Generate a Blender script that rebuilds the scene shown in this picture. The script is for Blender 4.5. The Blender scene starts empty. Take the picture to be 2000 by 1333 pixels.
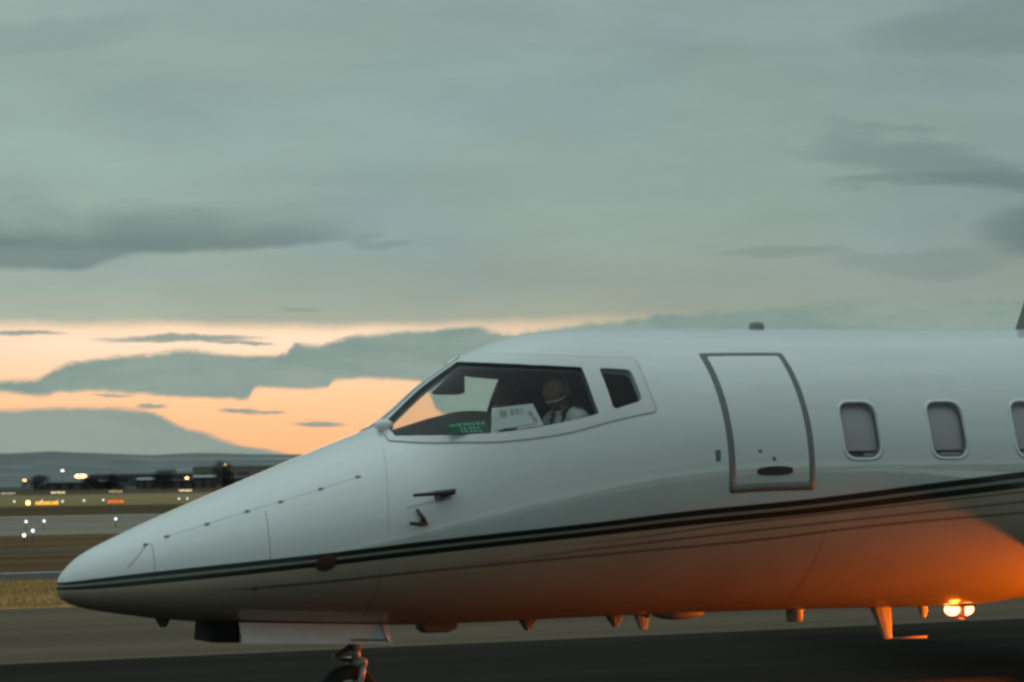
import bpy, bmesh, math, random
import numpy as np
from mathutils import Vector, Matrix, noise as mnoise

random.seed(7)
R = math.radians
scene = bpy.context.scene
COL = scene.collection

# ------------------------------------------------------------------ camera
cam_data = bpy.data.cameras.new('camera')
cam_data.sensor_width = 36.0
cam_data.lens = 85.0
cam_data.clip_start = 0.1
cam_data.clip_end = 30000
cam = bpy.data.objects.new('camera', cam_data)
COL.objects.link(cam)
CAM_H, PITCH, ROLL = 1.577, R(3.25), 0.0135
F = Vector((0, math.cos(PITCH), math.sin(PITCH)))
u0 = Vector((0, -math.sin(PITCH), math.cos(PITCH)))
r0 = Vector((1, 0, 0))
UP = u0 * math.cos(ROLL) + r0 * math.sin(ROLL)
RT = r0 * math.cos(ROLL) - u0 * math.sin(ROLL)
cam.matrix_world = Matrix(((RT.x, UP.x, -F.x, 0), (RT.y, UP.y, -F.y, 0), (RT.z, UP.z, -F.z, CAM_H), (0, 0, 0, 1)))
cam_data.dof.use_dof = True
cam_data.dof.focus_distance = 15.6
cam_data.dof.aperture_fstop = 5.6
scene.camera = cam

# ------------------------------------------------------------------ sky
world = bpy.data.worlds.new('World')
scene.world = world
world.use_nodes = True


class G:
    """tiny helper to write node maths as expressions"""
    def __init__(self, tree):
        self.t = tree
        tree.nodes.clear()

    def n(self, kind, **kw):
        nd = self.t.nodes.new(kind)
        for k, v in kw.items():
            setattr(nd, k, v)
        return nd

    def put(self, sock, v):
        if hasattr(v, 'links'):
            self.t.links.new(v, sock)
        elif isinstance(v, (tuple, list)):
            sock.default_value = (*v, 1.0) if len(v) == 3 and sock.type == 'RGBA' else v
        else:
            sock.default_value = v

    def m(self, op, a, b=0.0, c=None, clamp=False):
        nd = self.n('ShaderNodeMath', operation=op)
        nd.use_clamp = clamp
        self.put(nd.inputs[0], a)
        self.put(nd.inputs[1], b)
        if c is not None:
            self.put(nd.inputs[2], c)
        return nd.outputs[0]

    def add(self, a, b): return self.m('ADD', a, b)
    def sub(self, a, b): return self.m('SUBTRACT', a, b)
    def mul(self, a, b): return self.m('MULTIPLY', a, b)
    def div(self, a, b): return self.m('DIVIDE', a, b)

    def step(self, x, lo, hi, o0=0.0, o1=1.0):
        nd = self.n('ShaderNodeMapRange', interpolation_type='SMOOTHSTEP')
        for i, v in enumerate((x, lo, hi, o0, o1)):
            self.put(nd.inputs[i], v)
        return nd.outputs[0]

    def lin(self, x, lo, hi, o0=0.0, o1=1.0):
        nd = self.n('ShaderNodeMapRange')
        for i, v in enumerate((x, lo, hi, o0, o1)):
            self.put(nd.inputs[i], v)
        return nd.outputs[0]

    def mix(self, f, a, b, blend='MIX'):
        nd = self.n('ShaderNodeMix', data_type='RGBA', blend_type=blend)
        self.put(nd.inputs[0], f)
        self.put(nd.inputs[6], a)
        self.put(nd.inputs[7], b)
        return nd.outputs[2]

    def ramp(self, f, stops):
        nd = self.n('ShaderNodeValToRGB')
        e = nd.color_ramp.elements
        while len(e) < len(stops):
            e.new(0.5)
        for el, (p, c) in zip(e, stops):
            el.position = p
            el.color = (*c, 1)
        self.put(nd.inputs[0], f)
        return nd.outputs[0]

    def curve(self, x, pts, x0, x1, y0, y1):
        nd = self.n('ShaderNodeFloatCurve')
        cm = nd.mapping
        c = cm.curves[0]
        P = [((px - x0) / (x1 - x0), (py - y0) / (y1 - y0)) for px, py in pts]
        c.points[0].location = P[0]
        c.points[1].location = P[-1]
        for q in P[1:-1]:
            c.points.new(*q)
        for q in c.points:
            q.handle_type = 'AUTO_CLAMPED'
        cm.update()
        self.put(nd.inputs[1], self.lin(x, x0, x1))
        return self.add(self.mul(nd.outputs[0], y1 - y0), y0)

    def noise(self, vec, scale, detail=4.0, rough=0.5, dist=0.0):
        nd = self.n('ShaderNodeTexNoise')
        if vec is not None:
            self.put(nd.inputs['Vector'], vec)
        nd.inputs['Scale'].default_value = scale
        nd.inputs['Detail'].default_value = detail
        nd.inputs['Roughness'].default_value = rough
        nd.inputs['Distortion'].default_value = dist
        return nd.outputs[0]

    def gray(self, v):
        nd = self.n('ShaderNodeCombineColor')
        for i in range(3):
            self.put(nd.inputs[i], v)
        return nd.outputs[0]

    def vmul(self, v, s):
        nd = self.n('ShaderNodeVectorMath', operation='MULTIPLY')
        self.put(nd.inputs[0], v)
        nd.inputs[1].default_value = s
        return nd.outputs[0]


def srgb(r, g, b):
    f = lambda c: (c / 255 / 12.92) if c <= 10 else ((c / 255 + 0.055) / 1.055) ** 2.4
    return (f(r), f(g), f(b))


def build_sky():
    g = G(world.node_tree)
    tc = g.n('ShaderNodeTexCoord')
    d = tc.outputs['Generated']
    sp = g.n('ShaderNodeSeparateXYZ')
    g.put(sp.inputs[0], d)
    x, y, z = sp.outputs
    az = g.mul(g.m('ARCTAN2', x, y), 57.29578)
    el = g.mul(g.m('ARCSINE', z), 57.29578)
    flat = g.vmul(d, (1, 1, 4.5))
    n_big = g.noise(flat, 2.6, 5, 0.5, 0.3)
    n_mid = g.noise(flat, 9.0, 6, 0.55, 0.4)
    n_edge = g.noise(g.vmul(d, (1, 1, 3.0)), 36.0, 9, 0.70, 0.35)
    jit = g.mul(g.sub(n_edge, 0.5), 0.52)
    ej = g.add(el, jit)
    jit2 = g.mul(g.sub(n_mid, 0.5), 2.4)
    es = g.add(el, jit2)

    # overcast deck: brightens towards the zenith like any overcast sky
    deck = g.ramp(g.div(el, 90.0), [
        (0.0, srgb(148, 162, 150)), (0.040, srgb(160, 171, 155)), (0.058, srgb(152, 169, 158)),
        (0.075, srgb(146, 168, 160)), (0.11, srgb(144, 166, 159)), (0.16, srgb(148, 168, 164)),
        (0.35, srgb(170, 191, 188)), (0.7, srgb(222, 242, 240)), (1.0, srgb(238, 255, 254))])
    side = g.step(x, -0.26, 0.26, 1.05, 0.86)
    tone = g.mul(side, g.add(1.0, g.mul(g.sub(n_big, 0.5), 0.44)))
    tone = g.mul(tone, g.add(1.0, g.mul(g.sub(n_mid, 0.5), 0.28)))
    # the east, behind the camera, is already darker than the west
    tone = g.mul(tone, g.step(y, -0.75, 0.55, 0.78, 1.02))
    n_fine = g.noise(g.vmul(d, (1, 1, 3.2)), 16.0, 8, 0.62, 0.6)
    tone = g.mul(tone, g.add(1.0, g.mul(g.sub(n_fine, 0.5), 0.16)))
    n_hue = g.noise(g.vmul(d, (1, 1, 2.5)), 7.0, 4, 0.55, 0.5)
    deck = g.mix(g.mul(g.step(n_hue, 0.42, 0.66), 0.8), deck, g.mix(1.0, deck, (0.96, 0.97, 1.09), 'MULTIPLY'))
    deck = g.mix(1.0, deck, g.gray(tone), 'MULTIPLY')

    # darker cloud bank, left
    dk_bot = [(-14, 4.95), (-11.97, 4.98), (-10.22, 4.95), (-9.62, 5.11), (-9.03, 5.27), (-8.08, 5.36), (-7.24, 5.41), (-5.8, 5.46), (-4.35, 5.6), (-3.37, 5.75), (-2.6, 6.0), (14, 6.0)]
    b1 = g.curve(az, dk_bot, -14, 14, 0, 12)
    low = g.step(g.sub(g.add(el, g.mul(jit, 0.6)), b1), -0.05, 0.14)
    top1 = g.step(g.sub(g.add(b1, g.lin(az, -12, -3, 1.55, 0.35)), es), -0.55, 0.75)
    fade1 = g.mul(g.step(az, -2.6, -5.2), g.step(az, -40, -22))
    m1 = g.mul(g.mul(low, top1), fade1)
    m1 = g.mul(m1, g.lin(n_mid, 0.3, 0.62, 0.55, 1.05))
    deck = g.mix(g.mul(m1, 0.85), deck, srgb(104, 124, 123))

    def ell(caz, cel, w, h, tilt=0.0, soft=0.8, e=None):
        da = g.sub(az, caz)
        de = g.sub(e if e is not None else es, g.add(cel, g.mul(da, tilt)))
        q = g.add(g.m('POWER', g.m('ABSOLUTE', g.div(da, w)), 2.0), g.m('POWER', g.m('ABSOLUTE', g.div(de, h)), 2.0))
        return g.step(q, 1.0 + soft * 0.8, 1.0 - soft)

    for (a_, e_, w, h, t, k) in ((10.4, 7.1, 3.4, 0.50, -0.22, 0.42), (9.2, 6.68, 1.5, 0.24, -0.06, 0.4), (13.0, 6.55, 3.2, 0.38, -0.05, 0.42),
                                 (13.0, 5.5, 1.9, 0.6, 0.0, 0.7), (9.8, 4.95, 2.2, 0.30, -0.04, 0.22), (6.5, 5.35, 1.6, 0.22, 0.0, 0.25),
                                 (11.9, 10.6, 3.5, 0.75, 0.0, 0.34), (-3.1, 5.55, 0.75, 0.14, -0.1, 0.28), (-11.6, 10.3, 3.0, 0.5, 0.15, 0.18), (-5.0, 4.1, 0.5, 0.1, 0, 0.3)):
        deck = g.mix(g.mul(ell(a_, e_, w, h, t), k), deck, srgb(100, 119, 119))

    # clear gap above the horizon, lit by the set sun
    gap_top = g.curve(az, [(-14, 3.78), (-11.98, 3.78), (-10.22, 3.74), (-8.44, 3.75), (-6.65, 3.70), (-4.85, 3.66), (-2.42, 3.68), (0.0, 3.72), (2.4, 3.8), (14, 3.8)], -14, 14, 0, 12)
    gm = g.step(g.sub(gap_top, g.add(el, g.mul(jit, 0.45))), -0.16, 0.22)
    warm = g.ramp(g.div(el, 4.2), [(0.0, srgb(243, 164, 114)), (0.18, srgb(248, 176, 127)), (0.42, srgb(251, 194, 148)), (0.62, srgb(253, 214, 178)), (0.78, srgb(254, 230, 206)), (0.9, srgb(244, 217, 188)), (1.0, srgb(205, 190, 164))])
    away = g.step(g.m('ABSOLUTE', g.add(az, 7.0)), 2.5, 11.0)
    warm = g.mix(g.mul(away, g.step(el, 1.6, 3.3)), warm, srgb(172, 174, 154))
    away2 = g.step(g.m('ABSOLUTE', g.add(az, 3.0)), 12.0, 48.0)
    warm = g.mix(away2, warm, srgb(150, 162, 156))
    # physical clear air seen through the gap adds a little of its own blue
    sky = g.n('ShaderNodeTexSky', sky_type='NISHITA', sun_disc=False)
    sky.sun_elevation = R(1.0)
    sky.sun_rotation = R(-6.0)
    nish = g.n('ShaderNodeMix', data_type='RGBA', blend_type='ADD')
    g.put(nish.inputs[0], 0.012)
    g.put(nish.inputs[6], warm)
    g.put(nish.inputs[7], sky.outputs[0])
    warm = nish.outputs[2]
    col = g.mix(gm, deck, warm)
    # warm rim of the deck just above the gap
    rim = g.mul(g.step(g.sub(el, gap_top), 0.9, -0.1), g.step(g.m('ABSOLUTE', g.add(az, 5.0)), 14.0, 4.0))
    col = g.mix(g.mul(rim, 0.20), col, srgb(206, 190, 166))

    # clouds in the gap
    teal = g.mix(g.step(g.add(g.mul(n_mid, 0.6), g.mul(n_edge, 0.4)), 0.35, 0.65), srgb(128, 150, 144), srgb(149, 165, 154))
    c_top = g.curve(az, [(-14, 2.3), (-11.98, 2.41), (-11.28, 2.44), (-10.93, 2.6), (-10.63, 2.76), (-9.63, 2.97), (-8.45, 3.05), (-7.49, 3.1), (-6.78, 3.04), (-6.06, 2.99), (-5.33, 3.01), (-5.15, 3.27), (-4.61, 3.24), (-4.25, 3.32), (-3.4, 3.43), (-2.43, 3.5), (-1.7, 3.56), (-0.73, 3.56), (0.0, 3.45), (1.22, 3.58), (3.04, 3.76), (5.47, 3.92), (8.46, 4.0), (14, 3.95)], -14, 14, 0, 12)
    c_bot = g.curve(az, [(-14, 2.25), (-11.98, 2.14), (-10.93, 2.02), (-10.58, 2.13), (-9.05, 2.09), (-7.5, 1.96), (-6.3, 1.91), (-6.06, 2.16), (-4.38, 2.2), (-4.19, 2.38), (-2.2, 2.3), (-2.05, 2.2), (-1.85, 1.7), (-1.5, 1.45), (-0.4, 1.4), (2.41, 1.3), (6.0, 0.94), (11.9, 0.25), (14, 0.0)], -14, 14, 0, 12)
    mc = g.mul(g.step(g.sub(c_top, ej), -0.07, 0.10), g.step(g.sub(g.add(el, g.mul(jit, 0.7)), c_bot), -0.06, 0.10))
    col = g.mix(mc, col, teal)
    for (a_, e_, w, h, t) in ((-7.85, 3.37, 1.85, 0.085, 0.0), (-6.3, 3.26, 0.75, 0.035, -0.05), (-11.6, 3.52, 1.1, 0.05, 0.0), (-6.45, 1.65, 0.5, 0.07, -0.03),
                              (-5.7, 1.62, 0.35, 0.04, 0), (-4.57, 1.35, 0.62, 0.075, 0.0), (-8.5, 1.80, 0.35, 0.06, 0.0), (-9.4, 2.05, 0.5, 0.03, 0)):
        e2 = g.add(el, g.mul(jit, 0.6))
        col = g.mix(g.mul(ell(a_, e_, w, h, t, 0.8, e2), 0.9), col, teal)
    l_top = g.curve(az, [(-14, 1.78), (-11.98, 1.78), (-10.23, 1.80), (-8.69, 1.73), (-7.92, 1.41), (-6.91, 1.04), (-5.59, 0.73), (-4.6, 0.5), (-2, 0.0), (14, 0.0)], -14, 14, 0, 12)
    ml = g.step(g.sub(l_top, g.add(el, g.mul(jit, 0.7))), -0.07, 0.11)
    col = g.mix(ml, col, g.mix(g.step(n_mid, 0.3, 0.7), srgb(140, 156, 147), srgb(152, 164, 152)))
    bg = g.n('ShaderNodeBackground')
    g.put(bg.inputs[0], col)
    bg.inputs[1].default_value = 1.0
    out = g.n('ShaderNodeOutputWorld')
    g.put(out.inputs[0], bg.outputs[0])


build_sky()

# the sun has just gone under: only a trace of warm light from the glow
sun_data = bpy.data.lights.new('sun', 'SUN')
sun_data.energy = 0.03
sun_data.angle = R(10)
sun_data.color = (1.0, 0.72, 0.5)
sun = bpy.data.objects.new('sun', sun_data)
sun.rotation_euler = (R(88), 0, R(6 + 180))
COL.objects.link(sun)

vs = scene.view_settings
vs.view_transform = 'Standard'
vs.look = 'None'
vs.exposure = 0.0
vs.gamma = 1.0
vs.use_curve_mapping = False
scene.render.engine = 'CYCLES'
scene.cycles.filter_width = 2.8
world.cycles.sampling_method = 'MANUAL'
world.cycles.sample_map_resolution = 512
scene.cycles.use_denoising = True
scene.cycles.sample_clamp_indirect = 1.0
scene.cycles.max_bounces = 8
scene.cycles.transparent_max_bounces = 12


# ------------------------------------------------------------------ helpers
def tag(o, label=None, cat=None, group=None, kind=None):
    for k, v in (('label', label), ('category', cat), ('group', group), ('kind', kind)):
        if v is not None:
            o[k] = v
    return o


def link(o, parent=None):
    COL.objects.link(o)
    if parent is not None:
        o.parent = parent
    return o


def empty(name, loc=(0, 0, 0), rz=0.0):
    o = bpy.data.objects.new(name, None)
    o.empty_display_size = 0.2
    o.location = loc
    o.rotation_euler = (0, 0, rz)
    return link(o)


def mesh_obj(name, verts, faces, mat, parent=None, smooth=False):
    me = bpy.data.meshes.new(name)
    me.from_pydata([tuple(map(float, v)) for v in verts], [], [tuple(map(int, f)) for f in faces])
    if smooth:
        me.polygons.foreach_set('use_smooth', [True] * len(me.polygons))
    if mat is not None:
        for m_ in (mat if isinstance(mat, (list, tuple)) else [mat]):
            me.materials.append(m_)
    me.update()
    return link(bpy.data.objects.new(name, me), parent)


class MB:
    """collects simple shapes into one mesh"""
    def __init__(self):
        self.v, self.f, self.mi = [], [], []

    def raw(self, verts, faces, mi=0):
        o = len(self.v)
        self.v += [tuple(v) for v in verts]
        self.f += [tuple(i + o for i in f) for f in faces]
        self.mi += [mi] * len(faces)

    def box(self, c, s, rot=None, mi=0):
        x, y, z = (q / 2 for q in s)
        V = [Vector((a, b, d)) for a in (-x, x) for b in (-y, y) for d in (-z, z)]
        if rot is not None:
            V = [rot @ v for v in V]
        V = [v + Vector(c) for v in V]
        self.raw(V, [(0, 1, 3, 2), (4, 6, 7, 5), (0, 4, 5, 1), (2, 3, 7, 6), (0, 2, 6, 4), (1, 5, 7, 3)], mi)

    def tube(self, pts, rad, n=12, cap=True, mi=0):
        pts = [Vector(p) for p in pts]
        rad = rad if isinstance(rad, (list, tuple)) else [rad] * len(pts)
        V, Fc = [], []
        for i, p in enumerate(pts):
            t = (pts[min(i + 1, len(pts) - 1)] - pts[max(i - 1, 0)]).normalized()
            up = Vector((0, 0, 1)) if abs(t.z) < 0.9 else Vector((1, 0, 0))
            a = t.cross(up).normalized()
            b = a.cross(t)
            for k in range(n):
                q = 2 * math.pi * k / n
                V.append(p + (a * math.cos(q) + b * math.sin(q)) * rad[i])
        for i in range(len(pts) - 1):
            for k in range(n):
                Fc.append((i * n + k, i * n + (k + 1) % n, (i + 1) * n + (k + 1) % n, (i + 1) * n + k))
        if cap:
            Fc.append(tuple(range(n)))
            Fc.append(tuple((len(pts) - 1) * n + k for k in reversed(range(n))))
        self.raw(V, Fc, mi)

    def lathe(self, prof, origin, axis, n=32, mi=0):
        axis = Vector(axis).normalized()
        up = Vector((0, 0, 1)) if abs(axis.z) < 0.9 else Vector((1, 0, 0))
        a = axis.cross(up).normalized()
        b = a.cross(axis)
        V, Fc = [], []
        for (r, h) in prof:
            for k in range(n):
                q = 2 * math.pi * k / n
                V.append(Vector(origin) + axis * h + (a * math.cos(q) + b * math.sin(q)) * r)
        for i in range(len(prof) - 1):
            for k in range(n):
                Fc.append((i * n + k, (i + 1) * n + k, (i + 1) * n + (k + 1) % n, i * n + (k + 1) % n))
        self.raw(V, Fc, mi)

    def ellipsoid(self, c, r, n=20, m_=12, mi=0):
        V, Fc = [], []
        for i in range(m_ + 1):
            ph = math.pi * i / m_
            for k in range(n):
                q = 2 * math.pi * k / n
                V.append((c[0] + r[0] * math.sin(ph) * math.cos(q), c[1] + r[1] * math.sin(ph) * math.sin(q), c[2] + r[2] * math.cos(ph)))
        for i in range(m_):
            for k in range(n):
                Fc.append((i * n + k, (i + 1) * n + k, (i + 1) * n + (k + 1) % n, i * n + (k + 1) % n))
        self.raw(V, Fc, mi)

    def prism(self, poly, y0, y1, mi=0):
        """(s, z) outline swept over lateral y0..y1"""
        n = len(poly)
        V = [(p[0], y0, p[1]) for p in poly] + [(p[0], y1, p[1]) for p in poly]
        Fc = [tuple(range(n)), tuple(range(2 * n - 1, n - 1, -1))] + [(i, i + n, (i + 1) % n + n, (i + 1) % n) for i in range(n)]
        self.raw(V, Fc, mi)

    def build(self, name, mat, parent=None, smooth=False, bevel=0.0):
        bm = bmesh.new()
        vs_ = [bm.verts.new(v) for v in self.v]
        mats = mat if isinstance(mat, (list, tuple)) else [mat]
        for f, mi in zip(self.f, self.mi):
            try:
                fc = bm.faces.new([vs_[i] for i in f])
                fc.material_index = mi
                fc.smooth = smooth
            except ValueError:
                pass
        bmesh.ops.remove_doubles(bm, verts=bm.verts, dist=1e-5)
        bmesh.ops.recalc_face_normals(bm, faces=bm.faces)
        if bevel > 0:
            ed = [e for e in bm.edges if len(e.link_faces) == 2 and e.calc_face_angle(0) > 0.6]
            bmesh.ops.bevel(bm, geom=ed, offset=bevel, segments=2, affect='EDGES', profile=0.6)
        me = bpy.data.meshes.new(name)
        bm.to_mesh(me)
        bm.free()
        for m_ in mats:
            me.materials.append(m_)
        return link(bpy.data.objects.new(name, me), parent)


MATS = {}


def pmat(name, color, rough=0.6, metal=0.0, coat=0.0, coat_rough=0.05, emis=None, estr=0.0, var=0.0, vscale=8.0, spec=0.5, bump=0.0, bscale=30.0, stretch=(1, 1, 1)):
    m_ = bpy.data.materials.new(name)
    m_.use_nodes = True
    g = G(m_.node_tree)
    b = g.n('ShaderNodeBsdfPrincipled')
    o = g.n('ShaderNodeOutputMaterial')
    g.put(o.inputs[0], b.outputs[0])
    tc = g.n('ShaderNodeTexCoord').outputs['Object']
    vec = g.vmul(tc, stretch)
    if var > 0:
        nz = g.noise(vec, vscale, 5, 0.6)
        k = g.lin(nz, 0.25, 0.75, 1 - var, 1 + var)
        cmb = g.n('ShaderNodeCombineColor')
        for i in range(3):
            g.put(cmb.inputs[i], g.mul(k, color[i]))
        g.put(b.inputs['Base Color'], cmb.outputs[0])
    else:
        b.inputs['Base Color'].default_value = (*color, 1)
    if bump > 0:
        bp = g.n('ShaderNodeBump')
        bp.inputs['Strength'].default_value = bump
        bp.inputs['Distance'].default_value = 0.02
        g.put(bp.inputs['Height'], g.noise(vec, bscale, 5, 0.6))
        g.put(b.inputs['Normal'], bp.outputs[0])
    b.inputs['Roughness'].default_value = rough
    b.inputs['Metallic'].default_value = metal
    b.inputs['Specular IOR Level'].default_value = spec
    b.inputs['Coat Weight'].default_value = coat
    b.inputs['Coat Roughness'].default_value = coat_rough
    if emis is not None:
        b.inputs['Emission Color'].default_value = (*emis, 1)
        b.inputs['Emission Strength'].default_value = estr
    MATS[name] = m_
    return m_


def two_tone(name, c1, c2, scale, stretch, rough=0.9, c3=None, bump=0.3, bscale=20.0, spec=0.06, lo=0.35, hi=0.65):
    m_ = bpy.data.materials.new(name)
    m_.use_nodes = True
    g = G(m_.node_tree)
    b = g.n('ShaderNodeBsdfPrincipled')
    o = g.n('ShaderNodeOutputMaterial')
    g.put(o.inputs[0], b.outputs[0])
    tc = g.n('ShaderNodeTexCoord').outputs['Object']
    n1 = g.noise(g.vmul(tc, stretch), scale, 7, 0.62, 0.3)
    col = g.mix(g.step(n1, lo, hi), c1, c2)
    if c3 is not None:
        n2 = g.noise(g.vmul(tc, (stretch[0] * 0.35, stretch[1] * 1.2, 1)), scale * 0.6, 5, 0.6)
        col = g.mix(g.step(n2, 0.52, 0.72), col, c3)
    n3 = g.noise(tc, 6.0, 4, 0.7)
    k = g.lin(n3, 0.2, 0.8, 0.82, 1.18)
    cmb = g.n('ShaderNodeCombineColor')
    for i in range(3):
        g.put(cmb.inputs[i], k)
    col = g.mix(1.0, col, cmb.outputs[0], 'MULTIPLY')
    g.put(b.inputs['Base Color'], col)
    b.inputs['Roughness'].default_value = rough
    b.inputs['Specular IOR Level'].default_value = spec * 0.5
    bp = g.n('ShaderNodeBump')
    bp.inputs['Strength'].default_value = bump
    bp.inputs['Distance'].default_value = 0.03
    g.put(bp.inputs['Height'], g.noise(tc, bscale, 5, 0.65))
    g.put(b.inputs['Normal'], bp.outputs[0])
    MATS[name] = m_
    return m_


# ------------------------------------------------------------------ ground and airfield
PSI = R(25)
ORG = Vector((-2.77, 14.67, 0))
AX = Vector((math.cos(PSI), math.sin(PSI), 0))
NX = Vector((-math.sin(PSI), math.cos(PSI), 0))


def field(s, q, z=0.0):
    """point on the airfield: s metres along the taxi direction, q across it"""
    return ORG + AX * s + NX * q + Vector((0, 0, z))


def strip(name, s0, s1, q0, q1, z, mat, ns=24, nq=4):
    V = [(s0 + (s1 - s0) * i / ns, q0 + (q1 - q0) * j / nq, z) for i in range(ns + 1) for j in range(nq + 1)]
    Fc = [(i * (nq + 1) + j, (i + 1) * (nq + 1) + j, (i + 1) * (nq + 1) + j + 1, i * (nq + 1) + j + 1) for i in range(ns) for j in range(nq)]
    o = mesh_obj(name, V, Fc, mat)
    o.location = ORG
    o.rotation_euler = (0, 0, PSI)
    return tag(o, kind='structure')


asphalt = two_tone('asphalt', (0.015, 0.0135, 0.0105), (0.024, 0.0215, 0.017), 0.9, (0.10, 1.0, 1), 0.95, c3=(0.011, 0.010, 0.009), bump=0.25, bscale=60)
concrete = two_tone('concrete', (0.098, 0.075, 0.050), (0.135, 0.103, 0.070), 0.55, (0.06, 1.0, 1), 0.85, c3=(0.10, 0.066, 0.044), bump=0.2, bscale=40)
concrete_far = two_tone('concrete_far', (0.19, 0.165, 0.125), (0.245, 0.213, 0.162), 0.12, (0.05, 1.0, 1), 0.85, c3=(0.17, 0.15, 0.12), bump=0.1)
asphalt_far = two_tone('asphalt_far', (0.055, 0.055, 0.05), (0.085, 0.08, 0.07), 0.3, (0.06, 1, 1), 0.8, bump=0.1)
grass_tan = two_tone('grass_tan', (0.25, 0.150, 0.045), (0.46, 0.29, 0.095), 0.5, (0.12, 1, 1), 0.95, c3=(0.085, 0.055, 0.025), bump=1.0, bscale=9, spec=0.1)
grass_brown = two_tone('grass_brown', (0.065, 0.038, 0.016), (0.165, 0.098, 0.036), 0.35, (0.08, 1, 1), 0.95, c3=(0.022, 0.017, 0.011), bump=1.0, bscale=7, spec=0.1)
grass_dark = two_tone('grass_dark', (0.05, 0.034, 0.015), (0.12, 0.080, 0.03), 0.10, (0.05, 1, 1), 0.95, c3=(0.018, 0.014, 0.009), bump=0.6, bscale=4, spec=0.1)
grass_far = two_tone('grass_far', (0.21, 0.155, 0.062), (0.31, 0.235, 0.10), 0.06, (0.08, 1, 1), 0.95, c3=(0.11, 0.09, 0.045), bump=0.4, bscale=3, spec=0.1)
plain_mat = two_tone('plain', (0.05, 0.052, 0.045), (0.11, 0.10, 0.075), 0.012, (0.3, 1, 1), 0.95, bump=0.1, spec=0.1)
paint_white = pmat('marking_white', (0.75, 0.75, 0.72), 0.7, var=0.12, vscale=3)

# one wide ground sheet to the horizon
gv, gf = [(0, 0, -0.05)], []
NG = 96
rings = [40, 200, 900, 2500, 9500]
for r_ in rings:
    for k in range(NG):
        q = 2 * math.pi * k / NG
        gv.append((r_ * math.cos(q), r_ * math.sin(q), -0.05))
for k in range(NG):
    gf.append((0, 1 + k, 1 + (k + 1) % NG))
for i in range(len(rings) - 1):
    for k in range(NG):
        a_, b_ = 1 + i * NG, 1 + (i + 1) * NG
        gf.append((a_ + k, b_ + k, b_ + (k + 1) % NG, a_ + (k + 1) % NG))
tag(mesh_obj('ground', gv, gf, plain_mat), kind='structure')

strip('near_taxiway', -160, 260, -28, 6.89, 0.0, asphalt, 40, 8)
strip('camera_verge', -160, 260, -90, -28, -0.01, grass_tan)
strip('taxiway_shoulder', -160, 260, 6.89, 16.39, -0.004, concrete, 40, 4)
strip('tan_verge', -160, 260, 16.39, 25.55, -0.012, grass_tan, 40, 4)
strip('service_road', -200, 300, 25.55, 29.25, -0.006, asphalt_far)
strip('road_edge_line', -200, 300, 28.62, 28.82, 0.002, paint_white)
strip('brown_verge', -200, 300, 29.25, 41.2, -0.012, grass_brown)
strip('connector_road', -220, 320, 41.2, 44.3, -0.008, asphalt_far)
strip('middle_verge', -220, 320, 44.3, 60.0, -0.012, grass_brown)
strip('runway', -350, 600, 60.0, 106.0, 0.0, concrete_far, 40, 6)
strip('runway_edge_line', -350, 600, 103.6, 104.5, 0.012, paint_white)
strip('dark_infield', -500, 800, 106.0, 163.0, -0.012, grass_dark, 40, 6)
strip('tan_infield', -700, 900, 163.0, 304.0, -0.012, grass_far, 40, 6)
strip('perimeter_road', -900, 1200, 304.0, 352.0, 0.0, concrete_far, 40, 4)
strip('far_field', -1200, 1500, 352.0, 640.0, -0.015, grass_dark, 40, 4)


# hills all round the airfield
def build_hills():
    ridge = [(-14, .74), (-11.98, .745), (-11.28, .765), (-10.93, .80), (-10.58, .775), (-9.64, .725), (-8.46, .675), (-7.51, .715), (-7.03, .705), (-6.07, .67), (-4.87, .655), (-2, .62), (4, .70), (10, .8)]
    rad = [2300, 2900, 3600, 4300, 5000, 5600, 6100, 6500, 7200, 8000]
    prof = [0, .13, .22, .40, .47, .72, .93, 1.0, .7, .2]
    N = 900
    V, Fc = [], []
    for i, (r_, pf) in enumerate(zip(rad, prof)):
        for k in range(N):
            az = -180 + 360 * k / N
            q = R(az)
            e = np.interp(az, [p[0] for p in ridge], [p[1] for p in ridge])
            if az < -14 or az > 10:
                e = 0.72 + 0.55 * (mnoise.noise(Vector((math.cos(q) * 2.3, math.sin(q) * 2.3, 3.1))) + 0.15)
                w = min(1.0, (abs(az + 2) - 12) / 14)
                base = ridge[0][1] if az < 0 else ridge[-1][1]
                e = base * (1 - w) + max(0.35, e) * w
            h = 6500 * math.tan(R(e)) * pf
            nz = mnoise.fractal(Vector((r_ * math.sin(q) / 700, r_ * math.cos(q) / 700, 0)), 0.8, 2.1, 4)
            h += nz * 7 * min(1, pf * 4) * (0.25 if i >= 6 else 1.0)
            V.append((r_ * math.sin(q), r_ * math.cos(q), h - 0.5 if i else -2))
    for i in range(len(rad) - 1):
        for k in range(N):
            Fc.append((i * N + k, i * N + (k + 1) % N, (i + 1) * N + (k + 1) % N, (i + 1) * N + k))
    m_ = two_tone('hazed_hillside', (0.13, 0.155, 0.15), (0.21, 0.24, 0.235), 0.008, (1, 1, 4), 0.95, c3=(0.36, 0.40, 0.39), bump=0.0, spec=0.05, lo=0.3, hi=0.7)  # distance haze is paled into these hill colours; palest patches are thin snow
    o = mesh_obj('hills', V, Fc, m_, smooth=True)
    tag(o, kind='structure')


build_hills()


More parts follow.
